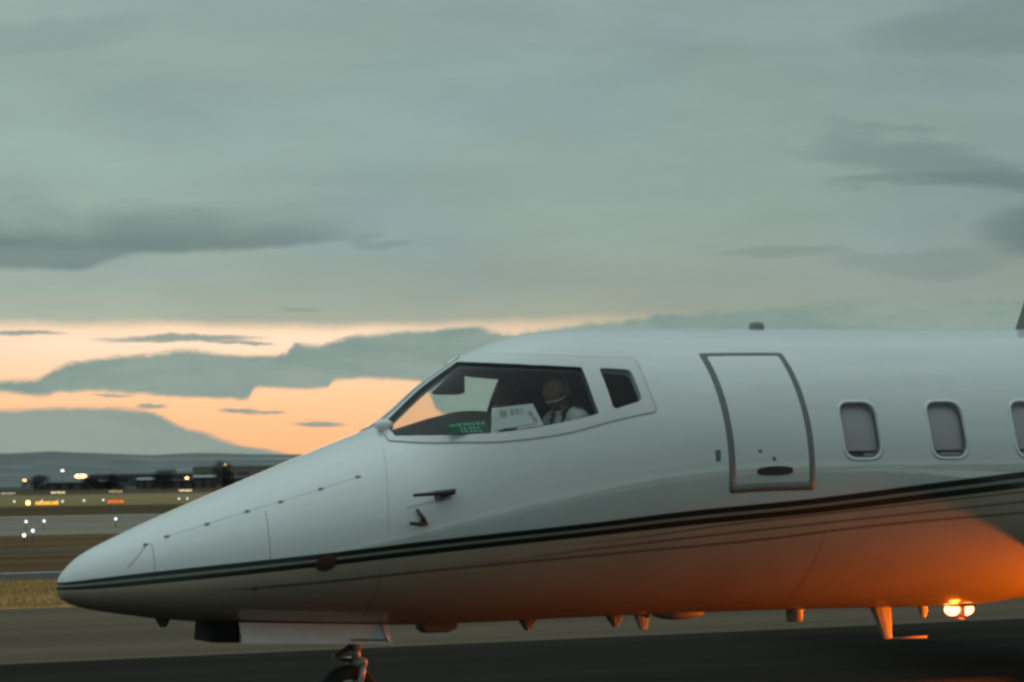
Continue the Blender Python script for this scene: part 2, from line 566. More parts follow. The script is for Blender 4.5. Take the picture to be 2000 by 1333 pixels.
# ------------------------------------------------------------------ the jet: fuselage surface
KS = [0.0, 0.02, 0.05, 0.1, 0.18, 0.3, 0.45, 0.65, 0.9, 1.2, 1.5, 1.8, 2.08, 2.22, 2.36, 2.55, 2.75, 2.95, 3.15, 3.35, 3.55, 3.8, 4.1, 4.5, 5.0, 5.6, 6.3, 6.6, 7.0, 8.0, 10.0, 11.5, 13.0, 14.5, 16.0, 17.2]
KW = [0.0, .078, .118, .163, .214, .274, .336, .41, .49, .57, .64, .7, .751, .773, .793, .82, .846, .87, .891, .91, .926, .945, .96, .975, .98, .98, .98, .98, .98, .98, .98, .90, .74, .52, .28, .06]
KT = [.949, 1.022, 1.06, 1.111, 1.165, 1.224, 1.29, 1.375, 1.474, 1.591, 1.707, 1.82, 1.93, 2.035, 2.155, 2.286, 2.405, 2.484, 2.53, 2.556, 2.568, 2.573, 2.577, 2.582, 2.588, 2.596, 2.606, 2.610, 2.616, 2.63, 2.645, 2.64, 2.61, 2.55, 2.46, 2.36]
KB = [.949, .890, .868, .844, .82, .796, .771, .741, .717, .697, .68, .664, .652, .648, .645, .643, .643, .644, .646, .648, .649, .65, .65, .649, .646, .638, .628, .630, .656, .69, .69, .76, .95, 1.30, 1.72, 2.12]
KC = [.949, .949, .949, .950, .952, .957, .967, .986, 1.016, 1.063, 1.117, 1.178, 1.238, 1.268, 1.298, 1.34, 1.383, 1.424, 1.463, 1.5, 1.533, 1.568, 1.6, 1.619, 1.622, 1.622, 1.622, 1.622, 1.622, 1.622, 1.625, 1.66, 1.78, 1.95, 2.1, 2.24]


def pchip(xs, ys, x):
    xs = np.array(xs, float)
    ys = np.array(ys, float)
    x = np.asarray(x, float)
    h = np.diff(xs)
    d = np.diff(ys) / h
    m_ = np.zeros(len(xs))
    for i in range(1, len(xs) - 1):
        if d[i - 1] * d[i] > 0:
            w1 = 2 * h[i] + h[i - 1]
            w2 = h[i] + 2 * h[i - 1]
            m_[i] = (w1 + w2) / (w1 / d[i - 1] + w2 / d[i])
    m_[0] = d[0]
    m_[-1] = d[-1]
    k = np.clip(np.searchsorted(xs, x) - 1, 0, len(h) - 1)
    t = np.clip((x - xs[k]) / h[k], 0, 1)
    return (2 * t**3 - 3 * t**2 + 1) * ys[k] + (t**3 - 2 * t**2 + t) * h[k] * m_[k] + (-2 * t**3 + 3 * t**2) * ys[k + 1] + (t**3 - t**2) * h[k] * m_[k + 1]


def surf(s, th):
    s = np.asarray(s, float)
    th = np.asarray(th, float)
    w, t, b, c = (pchip(KS, K, s) for K in (KW, KT, KB, KC))
    st = np.sin(th)
    return np.stack([s, -w * np.cos(th), c + np.where(st > 0, (t - c) * st, (c - b) * st)], -1)


def skin(s, th, off=0.0):
    """point on the fuselage skin, moved off mm along its normal"""
    s, th = np.broadcast_arrays(np.asarray(s, float), np.asarray(th, float))
    P = surf(s, th)
    if np.all(np.asarray(off) == 0):
        return P
    e = 2e-3
    a_ = surf(s + e, th) - surf(np.maximum(s - e, 0), th)
    b_ = surf(s, th + e) - surf(s, th - e)
    nn = np.cross(a_, b_)
    nn /= np.linalg.norm(nn, axis=-1, keepdims=True) + 1e-12
    return P + nn * np.asarray(off)[..., None] if np.ndim(off) else P + nn * off


def inside(poly, x, y):
    poly = np.asarray(poly)
    r_ = np.zeros(np.shape(x), bool)
    n = len(poly)
    for i in range(n):
        x0, y0 = poly[i]
        x1, y1 = poly[(i + 1) % n]
        c = (y0 > y) != (y1 > y)
        with np.errstate(divide='ignore', invalid='ignore'):
            xi = (x1 - x0) * (y - y0) / (y1 - y0) + x0
        r_ ^= c & (x < xi)
    return r_


def nearest(poly, x, y):
    poly = np.asarray(poly)
    best = (1e9, x, y)
    n = len(poly)
    for i in range(n):
        p0, p1 = poly[i], poly[(i + 1) % n]
        d = p1 - p0
        t = np.clip(((x - p0[0]) * d[0] + (y - p0[1]) * d[1]) / (d @ d + 1e-12), 0, 1)
        q = p0 + d * t
        dd = (q[0] - x) ** 2 + (q[1] - y) ** 2
        if dd < best[0]:
            best = (dd, q[0], q[1])
    return best[1], best[2]


def rounded(poly, rads, n=5):
    """round the corners of an (s, theta) outline; theta is about a metre per radian here"""
    poly = [np.array(p, float) for p in poly]
    out = []
    N = len(poly)
    for i in range(N):
        p0, p, p1 = poly[i - 1], poly[i], poly[(i + 1) % N]
        r_ = rads[i] if isinstance(rads, (list, tuple)) else rads
        if r_ <= 0:
            out.append(tuple(p))
            continue
        a_ = p + (p0 - p) / np.linalg.norm(p0 - p) * min(r_, np.linalg.norm(p0 - p) * 0.48)
        b_ = p + (p1 - p) / np.linalg.norm(p1 - p) * min(r_, np.linalg.norm(p1 - p) * 0.48)
        for k in range(n + 1):
            t = k / n
            out.append(tuple((1 - t) ** 2 * a_ + 2 * t * (1 - t) * p + t * t * b_))
    return out


def resample(poly, step=0.02, closed=True):
    out = []
    n = len(poly)
    for i in range(n if closed else n - 1):
        p0, p1 = np.array(poly[i]), np.array(poly[(i + 1) % n])
        k = max(1, int(np.ceil(np.linalg.norm(p1 - p0) / step)))
        for j in range(k):
            out.append(tuple(p0 + (p1 - p0) * j / k))
    if not closed:
        out.append(tuple(poly[-1]))
    return out


def mirror(poly):
    return [(s, math.pi - t) for s, t in reversed(poly)]


def grid_surface(sv, tv, holes=(), keep=None, off=0.0, wrap=False):
    """skin over a grid of stations and angles, less its holes (or only inside keep), edges pulled onto the outlines"""
    sv, tv = np.array(sv, float), np.array(tv, float)
    SS, TT = np.meshgrid(sv, tv, indexing='ij')
    SS, TT = SS.copy(), TT.copy()
    cs = (sv[:-1] + sv[1:]) / 2
    ct = (tv[:-1] + tv[1:]) / 2
    CS, CT = np.meshgrid(cs, ct, indexing='ij')
    m_ = np.ones(CS.shape, bool)
    outl = []
    if keep is not None:
        m_ &= inside(keep, CS, CT)
        outl.append(keep)
    for h in holes:
        m_ &= ~inside(h, CS, CT)
        outl.append(h)
    if outl:
        pad = np.pad(m_, 1, constant_values=(keep is None))
        q = np.stack([pad[:-1, :-1], pad[1:, :-1], pad[:-1, 1:], pad[1:, 1:]])
        bd = q.any(0) & ~q.all(0)
        for i, j in zip(*np.nonzero(bd)):
            best = None
            for p in outl:
                x, y = nearest(p, SS[i, j], TT[i, j])
                d = (x - SS[i, j]) ** 2 + (y - TT[i, j]) ** 2
                if best is None or d < best[0]:
                    best = (d, x, y)
            SS[i, j], TT[i, j] = best[1], best[2]
    P = skin(SS, TT, off)
    nt = len(tv)
    ii, jj = np.nonzero(m_)
    j1 = jj + 1
    if wrap:
        j1 = j1 % (nt - 1)
    idx = lambda i, j: i * nt + j
    Fc = np.stack([idx(ii, jj), idx(ii + 1, jj), idx(ii + 1, j1), idx(ii, j1)], 1)
    used = np.unique(Fc)
    mp = -np.ones(P.shape[0] * P.shape[1], int)
    mp[used] = np.arange(len(used))
    return P.reshape(-1, 3)[used], mp[Fc]


def rim_strip(poly, off0, off1, step=0.02, inset=0.0):
    """band along an outline from one skin offset to another"""
    p = resample(poly, step)
    s = np.array([q[0] for q in p])
    t = np.array([q[1] for q in p])
    if inset:
        c = np.array([s.mean(), t.mean()])
        s2, t2 = s + (c[0] - s) * inset, t + (c[1] - t) * inset
    else:
        s2, t2 = s, t
    A, B = skin(s, t, off0), skin(s2, t2, off1)
    n = len(p)
    return list(A) + list(B), [(i, (i + 1) % n, (i + 1) % n + n, i + n) for i in range(n)]


def ring_band(outer, inner, off, step=0.02, drop=0.004):
    """flat band between two outlines with the same number of points, with a small skirt down to the skin"""
    n = len(outer)
    so, to = np.array(outer).T
    si, ti = np.array(inner).T
    V = list(skin(so, to, off)) + list(skin(si, ti, off)) + list(skin(so, to, off - drop)) + list(skin(si, ti, off - drop))
    Fc = []
    for i in range(n):
        j = (i + 1) % n
        Fc += [(i, j, j + n, i + n), (i + 2 * n, j + 2 * n, j, i), (i + n, j + n, j + 3 * n, i + 3 * n)]
    return V, Fc


def ribbon(path, width, off, step=0.03):
    """thin strip following a path on the skin"""
    p = resample(path, step, closed=False)
    P = skin(np.array([q[0] for q in p]), np.array([q[1] for q in p]), off)
    Nn = skin(np.array([q[0] for q in p]), np.array([q[1] for q in p]), off + 0.01) - P
    V, Fc = [], []
    for i in range(len(p)):
        t = P[min(i + 1, len(p) - 1)] - P[max(i - 1, 0)]
        sd = np.cross(t, Nn[i])
        sd = sd / (np.linalg.norm(sd) + 1e-9) * width / 2
        V += [P[i] - sd, P[i] + sd]
        if i:
            Fc.append((2 * i - 2, 2 * i - 1, 2 * i + 1, 2 * i))
    return V, Fc


def scaled(poly, ds, dt):
    c = np.array(poly).mean(0)
    o = []
    for p in poly:
        d = np.array(p) - c
        o.append((c[0] + d[0] * (1 + ds), c[1] + d[1] * (1 + dt)))
    return o


# ------------------------------------------------------------------ the jet: materials
STRIPE_T = [(0.01, 1.2), (0.22, 0.265), (0.53, 0.215), (1.43, 0.05), (2.165, -0.085), (3.27, -0.225), (3.775, -0.24), (4.81, -0.205), (5.605, -0.125), (6.435, -0.045)]
STRIPE_B = [(0.01, -0.25), (0.215, -0.02), (0.525, 0.005), (1.43, -0.12), (2.17, -0.225), (3.28, -0.335), (3.79, -0.35), (4.825, -0.31), (5.615, -0.235), (6.44, -0.16)]
PIN3 = [(0.5, -0.25), (1.27, -0.34), (2.19, -0.41), (3.31, -0.5), (4.35, -0.5), (5.29, -0.41), (6.47, -0.335)]
PIN2 = [(2.3, -0.37), (3.295, -0.44), (4.335, -0.425), (6.455, -0.255)]
PIN1 = [(2.9, -0.335), (4.32, -0.36), (6.445, -0.185)]


def zline(pts):
    o = [(s, float(surf(s, t)[2])) for s, t in pts]
    (s0, z0), (s1, z1) = o[-2], o[-1]
    k = (z1 - z0) / (s1 - s0)
    return [(0.0, o[0][1])] * (o[0][0] > 0.02) + o + [(8.5, z1 + k * (8.5 - s1)), (9.0, z1 + k * (9.0 - s1))]


def paint_material():
    m_ = bpy.data.materials.new('airframe_paint')
    m_.use_nodes = True
    g = G(m_.node_tree)
    tc = g.n('ShaderNodeTexCoord').outputs['Object']
    sp = g.n('ShaderNodeSeparateXYZ')
    g.put(sp.inputs[0], tc)
    s, y, z = sp.outputs
    T = g.curve(s, zline(STRIPE_T), 0, 9, 0, 3)
    B = g.curve(s, zline(STRIPE_B), 0, 9, 0, 3)
    v = g.div(g.sub(z, B), g.m('MAXIMUM', g.sub(T, B), 0.01))
    n1 = g.noise(g.vmul(tc, (0.5, 1, 1)), 3.0, 6, 0.65)
    n2 = g.noise(g.vmul(tc, (0.3, 1, 3)), 14.0, 5, 0.7)
    white = g.mix(g.step(n1, 0.35, 0.75), (0.615, 0.665, 0.655), (0.57, 0.615, 0.605))
    white = g.mix(g.mul(g.step(n2, 0.55, 0.85), 0.25), white, (0.50, 0.52, 0.50))
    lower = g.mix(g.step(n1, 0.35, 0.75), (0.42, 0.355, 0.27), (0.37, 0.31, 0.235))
    pin = None
    for pts, w in ((PIN3, 0.012), (PIN2, 0.011), (PIN1, 0.010)):
        L = g.curve(s, zline(pts), 0, 9, 0, 3)
        q = g.step(g.m('ABSOLUTE', g.sub(z, L)), w, w * 0.5)
        if pts is PIN1:
            q = g.mul(q, g.step(s, 2.5, 4.2))
        if pts is PIN2:
            q = g.mul(q, g.step(s, 2.0, 3.6))
        pin = q if pin is None else g.m('MAXIMUM', pin, q)
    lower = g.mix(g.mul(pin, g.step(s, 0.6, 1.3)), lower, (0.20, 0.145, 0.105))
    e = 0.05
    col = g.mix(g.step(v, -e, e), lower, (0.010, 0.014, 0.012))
    col = g.mix(g.step(v, 0.40 - e, 0.40 + e), col, (0.22, 0.24, 0.19))
    col = g.mix(g.step(v, 0.60 - e, 0.60 + e), col, (0.010, 0.014, 0.012))
    col = g.mix(g.step(v, 1 - e, 1 + e), col, white)
    b = g.n('ShaderNodeBsdfPrincipled')
    g.put(b.inputs['Base Color'], col)
    b.inputs['Roughness'].default_value = 0.5
    b.inputs['Specular IOR Level'].default_value = 0.2
    band = g.mul(g.step(v, -e, e), g.step(v, 1 + e, 1 - e))
    g.put(b.inputs['Coat Weight'], g.m('MINIMUM', g.lin(band, 0, 1, 1.0, 0.12), g.step(v, -e, e, 0.45, 1.0)))
    b.inputs['Coat Roughness'].default_value = 0.035
    b.inputs['Coat IOR'].default_value = 2.3
    bp = g.n('ShaderNodeBump')
    bp.inputs['Strength'].default_value = 0.08
    bp.inputs['Distance'].default_value = 0.02
    g.put(bp.inputs['Height'], g.noise(tc, 5.0, 3, 0.5))
    g.put(b.inputs['Normal'], bp.outputs[0])
    g.put(b.inputs['Coat Normal'], bp.outputs[0])
    o = g.n('ShaderNodeOutputMaterial')
    g.put(o.inputs[0], b.outputs[0])
    return m_


def glass_material(name, tint, rough=0.01, refl=1.0):
    m_ = bpy.data.materials.new(name)
    m_.use_nodes = True
    g = G(m_.node_tree)
    tr = g.n('ShaderNodeBsdfTransparent')
    tr.inputs[0].default_value = (*tint, 1)
    gl = g.n('ShaderNodeBsdfGlossy')
    gl.inputs[0].default_value = (0.95, 0.97, 0.96, 1)
    gl.inputs['Roughness'].default_value = rough
    # both faces of the thin pane reflect alike (Schlick)
    ge = g.n('ShaderNodeNewGeometry')
    dt = g.n('ShaderNodeVectorMath', operation='DOT_PRODUCT')
    g.put(dt.inputs[0], ge.outputs['Normal'])
    g.put(dt.inputs[1], ge.outputs['Incoming'])
    cs_ = g.m('ABSOLUTE', dt.outputs['Value'])
    fz = g.add(0.05, g.mul(0.95, g.m('POWER', g.sub(1.0, cs_), 5.0)))
    mx = g.n('ShaderNodeMixShader')
    g.put(mx.inputs[0], g.mul(fz, refl))
    g.put(mx.inputs[1], tr.outputs[0])
    g.put(mx.inputs[2], gl.outputs[0])
    o = g.n('ShaderNodeOutputMaterial')
    g.put(o.inputs[0], mx.outputs[0])
    return m_


paint = paint_material()
white_paint = pmat('white_paint', (0.78, 0.80, 0.78), 0.4, coat=0.6, var=0.05, vscale=6)
surround_paint = pmat('surround_paint', (0.64, 0.67, 0.66), 0.45, coat=1.0, var=0.05, vscale=6)
gear_door_paint = pmat('gear_door_paint', (0.58, 0.63, 0.61), 0.5, coat=0.3, var=0.08, vscale=8)
seal_grey = pmat('seal_grey', (0.16, 0.18, 0.175), 0.6, var=0.15, vscale=10)
seam_grey = pmat('seam_grey', (0.40, 0.43, 0.425), 0.6, var=0.1, vscale=20)
latch_grey = pmat('latch_grey', (0.46, 0.49, 0.48), 0.6, var=0.1, vscale=20)
seam_dark = pmat('seam_dark', (0.13, 0.12, 0.10), 0.6, var=0.1, vscale=20)
dark_metal = pmat('dark_metal', (0.03, 0.03, 0.032), 0.45, var=0.2, vscale=30)
black_void = pmat('black_void', (0.006, 0.006, 0.006), 0.9)
bare_metal = pmat('bare_metal', (0.55, 0.55, 0.54), 0.3, metal=0.9, var=0.1, vscale=20)
gear_steel = pmat('gear_steel', (0.42, 0.42, 0.40), 0.4, metal=0.4, var=0.15, vscale=25)
rubber = pmat('rubber', (0.018, 0.018, 0.018), 0.85, var=0.2, vscale=30)
interior_dark = pmat('interior_dark', (0.018, 0.017, 0.016), 0.85, var=0.2, vscale=8)
leather = pmat('leather', (0.03, 0.028, 0.026), 0.6, var=0.2, vscale=12)
red_vinyl = pmat('red_vinyl', (0.055, 0.016, 0.015), 0.5, var=0.15, vscale=20)
antenna_paint = pmat('antenna_paint', (0.40, 0.34, 0.24), 0.5, var=0.1, vscale=20)
antenna_grey = pmat('antenna_grey', (0.22, 0.24, 0.235), 0.5, var=0.1, vscale=20)
antenna_dark = pmat('antenna_dark', (0.10, 0.11, 0.10), 0.5, var=0.1, vscale=20)
cockpit_glass = glass_material('cockpit_glass', (0.84, 0.88, 0.86), refl=0.5)
window_rim = pmat('window_rim', (0.72, 0.75, 0.74), 0.35, coat=0.6, var=0.04, vscale=10)
cabin_glass = glass_material('cabin_glass', (0.76, 0.76, 0.755), refl=1.2)
beacon_glass = pmat('beacon_glass', (0.9, 0.4, 0.1), 0.2, emis=(1.0, 0.27, 0.11), estr=8.0)
lamp_glass = pmat('lamp_glass', (0.9, 0.6, 0.3), 0.2, emis=(1.0, 0.55, 0.2), estr=20.0)
shade_cloth = pmat('shade_cloth', (0.66, 0.65, 0.64), 0.9)

# ------------------------------------------------------------------ the jet: airframe
jet = empty('business_jet', ORG, PSI)
tag(jet, 'white business jet with a double black stripe, nose to the left', 'airplane')


def jmesh(name, VF, mat, parent=None, smooth=True):
    return mesh_obj(name, VF[0], VF[1], mat, parent or jet, smooth)


def join(*parts):
    V, Fc = [], []
    for v, f in parts:
        o = len(V)
        V += list(v)
        Fc += [tuple(int(i) + o for i in q) for q in f]
    return V, Fc


WIND = [(2.075, 1.09), (2.08, 1.25), (2.11, 1.45), (2.25, 1.49), (2.63, 1.49), (2.645, 1.38), (2.67, 1.295), (2.7, 1.225), (2.735, 1.168), (2.77, 1.12), (2.81, 1.078), (2.85, 1.041), (2.895, 1.007), (2.935, 0.978), (2.98, 0.952), (3.03, 0.93), (3.075, 0.91), (3.12, 0.892), (3.17, 0.875), (3.22, 0.86), (3.265, 0.845), (3.266, 0.775), (3.266, 0.71), (3.267, 0.65), (3.27, 0.59), (3.275, 0.535), (3.283, 0.48), (3.225, 0.474), (3.165, 0.469), (3.11, 0.467), (3.045, 0.468), (2.985, 0.471), (2.925, 0.475), (2.865, 0.481), (2.81, 0.49), (2.755, 0.501), (2.7, 0.516), (2.65, 0.534), (2.595, 0.556), (2.545, 0.58), (2.5, 0.605), (2.45, 0.634), (2.4, 0.666), (2.36, 0.697), (2.32, 0.735), (2.285, 0.775), (2.245, 0.823), (2.21, 0.871), (2.175, 0.925), (2.14, 0.98), (2.11, 1.035)]
SIDEW = rounded([(3.375, 0.82), (3.585, 0.78), (3.595, 0.53), (3.385, 0.49)], 0.035)
CABW = [rounded([(s0, .06), (s0 + .28, .06), (s0 + .28, .455), (s0, .455)], 0.095, 6) for s0 in (5.01, 5.70, 6.39, 7.08, 7.77)]
near_holes = [WIND, SIDEW] + CABW
holes = near_holes + [mirror(h) for h in near_holes]
sv = list(0.3 * np.linspace(0, 1, 22) ** 1.8) + list(np.arange(0.33, 1.95, .035)) + list(np.arange(1.97, 3.75, .013)) + list(np.arange(3.78, 4.95, .04)) + list(np.arange(4.97, 6.75, .014)) + list(np.arange(6.8, 8.2, .03)) + list(np.arange(8.3, 17.2, .12)) + [17.2]
q1 = list(np.arange(-math.pi / 2, -0.02, .035)) + list(np.arange(0.0, 1.54, .013))
tv = np.array(q1 + [math.pi / 2] + [math.pi - t for t in reversed(q1)])
sv = np.array(sv)
ic = int(np.argmin(abs(sv - 0.515)))
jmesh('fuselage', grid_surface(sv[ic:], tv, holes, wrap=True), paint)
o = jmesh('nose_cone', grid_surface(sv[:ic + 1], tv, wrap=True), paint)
# dark inner lining with the same openings
lv = np.concatenate([np.arange(1.9, 3.8, .02), np.arange(3.8, 8.15, .025)])
lin_t = np.array(sorted(set(list(np.linspace(-math.pi / 2, 3 * math.pi / 2, 250)))))
LV, LF = grid_surface(lv, lin_t, holes, off=-0.045)
jmesh('cabin_lining', (LV, LF), interior_dark)
for s_, nm in ((1.95, 'front_bulkhead'), (4.02, 'cockpit_bulkhead'), (8.1, 'rear_bulkhead')):
    th = np.linspace(0, 2 * math.pi, 65)[:-1]
    P = skin(np.full(64, s_), th, -0.045)
    jmesh(nm, (list(P) + [P.mean(0)], [(i, (i + 1) % 64, 64) for i in range(64)]), interior_dark, smooth=False)

# windscreen and side window panes with their reveals
for k, h in enumerate((WIND, SIDEW)):
    for far in (0, 1):
        hh = mirror(h) if far else h
        s0, s1 = min(p[0] for p in hh), max(p[0] for p in hh)
        t0, t1 = min(p[1] for p in hh), max(p[1] for p in hh)
        pane = jmesh('windscreen_pane' if k == 0 else 'side_window_pane', grid_surface(np.linspace(s0 - .001, s1 + .001, 60), np.linspace(t0 - .001, t1 + .001, 60), keep=hh, off=-0.012), cockpit_glass)
        jmesh('window_reveal', rim_strip(hh, 0.001, -0.046), seal_grey if k == 0 else surround_paint, pane)

# raised surround that frames the cockpit windows
SUR = [(2.03, 1.07), (2.045, 1.30), (2.06, 1.50), (2.09, 1.535), (2.24, 1.545), (2.64, 1.545), (2.68, 1.52), (2.72, 1.43), (2.78, 1.29), (2.84, 1.21), (2.9, 1.147), (2.96, 1.098), (3.03, 1.055), (3.095, 1.02), (3.165, 0.99), (3.24, 0.965), (3.305, 0.947), (3.375, 0.932), (3.45, 0.918), (3.52, 0.907), (3.62, 0.893), (3.65, 0.885), (3.658, 0.86), (3.655, 0.785), (3.655, 0.69), (3.656, 0.605), (3.664, 0.525), (3.672, 0.47), (3.665, 0.45), (3.64, 0.442), (3.6, 0.44), (3.52, 0.433), (3.44, 0.426), (3.355, 0.419), (3.285, 0.412), (3.215, 0.405), (3.15, 0.4), (3.08, 0.397), (3.005, 0.4), (2.93, 0.406), (2.86, 0.416), (2.78, 0.431), (2.705, 0.451), (2.63, 0.476), (2.565, 0.505), (2.5, 0.54), (2.435, 0.58), (2.37, 0.625), (2.31, 0.676), (2.25, 0.738), (2.19, 0.815), (2.135, 0.9), (2.085, 0.985)]
for far in (0, 1):
    w_, sw, su = (mirror(WIND), mirror(SIDEW), mirror(SUR)) if far else (WIND, SIDEW, SUR)
    t0, t1 = min(p[1] for p in su), max(p[1] for p in su)
    sur = jmesh('windscreen_surround', join(grid_surface(np.arange(2.02, 3.70, .0125), np.arange(t0 - .01, t1 + .02, .0125), holes=[w_, sw], keep=su, off=0.006),
                                            rim_strip(su, 0.006, -0.002)), surround_paint)
    # dark joint round the raised surround
    jmesh('surround_joint', ribbon(su + [su[0]], 0.018, 0.0025, .02), seam_grey, sur)

# white bleed-air nozzle at the foot of the windscreen
mb = MB()
c = skin(2.075, 1.33, 0.015)
mb.ellipsoid(c, (0.06, 0.05, 0.045))
mb.build('bleed_air_nozzle', white_paint, jet, True)

# cabin windows
for i, h in enumerate(CABW):
    for far in (0, 1):
        hh = mirror(h) if far else h
        s0, s1 = min(p[0] for p in hh), max(p[0] for p in hh)
        t0, t1 = min(p[1] for p in hh), max(p[1] for p in hh)
        big, bigger = scaled(hh, 0.0, 0.0), scaled(hh, 0.13, 0.10)
        fr = jmesh('cabin_window', join(ring_band(bigger, big, 0.004, drop=0.006), rim_strip(hh, 0.004, -0.022)), window_rim)
        jmesh('pane', grid_surface(np.linspace(s0 - .001, s1 + .001, 26), np.linspace(t0 - .001, t1 + .001, 36), keep=hh, off=-0.018), cabin_glass, fr)
        jmesh('window_seal', rim_strip(scaled(hh, -0.0, -0.0), -0.0175, -0.016, inset=0.09), seal_grey, fr)
        # drawn shade behind the pane
        jmesh('window_shade', grid_surface(np.linspace(s0 - .01, s1 + .01, 12), np.linspace(t0 - 0.01, t1 + .01, 16), keep=[(s0, t0 + .055), (s1, t0 + .055), (s1, t1), (s0, t1)] if not far else [(s0, t0), (s1, t0), (s1, t1 - .055), (s0, t1 - .055)], off=-0.044), shade_cloth, fr)

# entry door
DOOR = rounded([(4.135, -0.15), (4.77, -0.15), (4.765, 0.925), (4.135, 0.925)], [.03, .03, .03, .03], 4)
INN = rounded([(4.180, -0.095), (4.725, -0.095), (4.720, 0.885), (4.180, 0.885)], [.02, .02, .02, .02], 4)
door = jmesh('entry_door', join(grid_surface(np.linspace(4.17, 4.74, 40), np.linspace(-.11, .90, 70), keep=INN, off=0.003), rim_strip(INN, 0.003, -0.003)), paint)
Op, Ip = [], []
for a_, b_ in zip(DOOR, INN):
    Op.append(a_)
    Ip.append(b_)
# densify both outlines together so that the band follows the curve of the skin
Od, Id = [], []
for i in range(len(Op)):
    j = (i + 1) % len(Op)
    k = max(1, int(np.linalg.norm(np.array(Op[i]) - np.array(Op[j])) / .03))
    for t in range(k):
        f = t / k
        Od.append(tuple(np.array(Op[i]) * (1 - f) + np.array(Op[j]) * f))
        Id.append(tuple(np.array(Ip[i]) * (1 - f) + np.array(Ip[j]) * f))
jmesh('door_seal', ring_band(Od, Id, 0.0022, drop=0.003), seal_grey, door)
hp = [(4.335 + 0.265 * (0.5 - 0.5 * math.cos(math.pi * i / 12)), -0.015 + 0.030 * math.sin(math.pi * i / 12) ** 0.6) for i in range(13)]
hp = hp + [(s_, -0.03 - (t_ + 0.015) + 0.015) for s_, t_ in reversed(hp[1:-1])]
jmesh('door_handle', join(grid_surface(np.linspace(4.33, 4.605, 40), np.linspace(-.06, .03, 20), keep=hp, off=0.008), rim_strip(hp, 0.008, 0.002)), dark_metal, door)
for s_, t_, r_ in ((4.365, 0.12, 0.014), (4.465, 0.065, 0.016)):
    mb = MB()
    mb.ellipsoid(skin(s_, t_, 0.002), (r_, 0.006, r_), 12, 8)
    mb.build('door_lock', seal_grey, door, True)
mb = MB()
mb.box(skin(4.06, 0.11, 0.002), (0.035, 0.008, 0.075))
mb.build('call_plate', seal_grey, jet, bevel=0.003)

# seams, latches and small marks of the nose
for path, w, mt in (([(0.365, .40), (0.43, .60), (0.485, .78)], 0.007, seam_grey), ([(0.515, .78), (0.51, .38), (0.508, .22)], 0.006, seam_grey),
                    ([(1.18, .70), (1.17, .39), (1.165, .10)], 0.006, seam_grey), ([(0.61, .81), (0.845, .795), (1.085, .785), (1.285, .76), (1.53, .75), (1.76, .745)], 0.0022, seam_grey),
                    ([(1.97, 1.0), (1.90, .5), (1.87, 0.1)], 0.003, seam_grey), ([(1.84, -.3), (1.84, -.7), (1.84, -1.1)], 0.004, seam_dark), ([(1.10, -.33), (1.6, -.36), (2.1, -.40)], 0.006, seam_dark),
                    ([(4.9, -.45), (4.88, -.9), (4.88, -1.3)], 0.003, seam_dark)):
    jmesh('panel_seam', ribbon(path, w, 0.0012), mt)
for s_, t_ in ((0.485, 0.79), (0.61, 0.81), (0.845, 0.795), (1.085, 0.785), (1.285, 0.76), (1.53, 0.75), (1.76, 0.745), (1.08, -0.33)):
    mb = MB()
    mb.ellipsoid(skin(s_, t_, 0.001), (0.022, 0.010, 0.010), 12, 8)
    mb.build('nose_latch', latch_grey if t_ > 0 else dark_metal, jet, True)
# round red cover
th = np.linspace(0, 2 * math.pi, 33)[:-1]
cv = [(1.495 + 0.066 * math.cos(q), -0.085 + 0.066 / 0.62 * math.sin(q)) for q in th]
jmesh('red_round_cover', join(grid_surface(np.linspace(1.42, 1.57, 24), np.linspace(-.2, .03, 24), keep=cv, off=0.006), rim_strip(cv, 0.006, 0.0)), red_vinyl)

# pitot tube and angle vane on the nose side
mb = MB()
b0 = Vector(skin(2.26, 0.28, 0.0))
mb.prism([(2.17, b0.z - .035), (2.27, b0.z - .012), (2.285, b0.z + .022), (2.18, b0.z + .012)], b0.y - 0.075, b0.y + 0.04)
mb.tube([(2.27, b0.y - .065, b0.z + .005), (2.16, b0.y - .085, b0.z - .004), (1.99, b0.y - .085, b0.z - .014)], [0.02, 0.014, 0.010], 14)
mb.build('pitot_tube', dark_metal, jet, False, 0.004)
mb = MB()
b1 = Vector(skin(2.05, 0.16, 0.0))
mb.tube([(2.045, b1.y - .02, b1.z + .055), (2.075, b1.y - .045, b1.z + .0), (2.095, b1.y - .05, b1.z - .035)], [0.010, 0.014, 0.013], 12)
mb.tube([(2.10, b1.y - .05, b1.z - .036), (2.05, b1.y - .055, b1.z - .034), (1.985, b1.y - .055, b1.z - .028)], [0.013, 0.012, 0.010], 12)
mb.tube([(2.085, b1.y + .03, b1.z - .02), (2.085, b1.y - .05, b1.z - .02)], 0.016, 12)
mb.build('angle_vane', dark_metal, jet, True)

# ------------------------------------------------------------------ belly and roof fittings


def bz(s):
    return float(pchip(KS, KB, s))


def tz(s):
    return float(pchip(KS, KT, s))


def blade(name, s0, s1, b0_, b1_, z_top, z_bot, half, mat):
    """swept blade: root from s0 to s1, tip from b0_ to b1_"""
    mb = MB()
    V, Fc = [], []
    for (a_, b_, zz, h) in ((s0, s1, z_top, half), (b0_, b1_, z_bot, half * 0.6)):
        for (fx, fy) in ((0, 0), (.2, -.9), (.5, -1), (.85, -.55), (1, 0), (.85, .55), (.5, 1), (.2, .9)):
            V.append((a_ + (b_ - a_) * fx, fy * h, zz))
    for k in range(8):
        Fc.append((k, (k + 1) % 8, 8 + (k + 1) % 8, 8 + k))
    Fc += [tuple(range(8)), tuple(range(15, 7, -1))]
    mb.raw(V, Fc)
    return mb.build(name, mat, jet, False, 0.003)


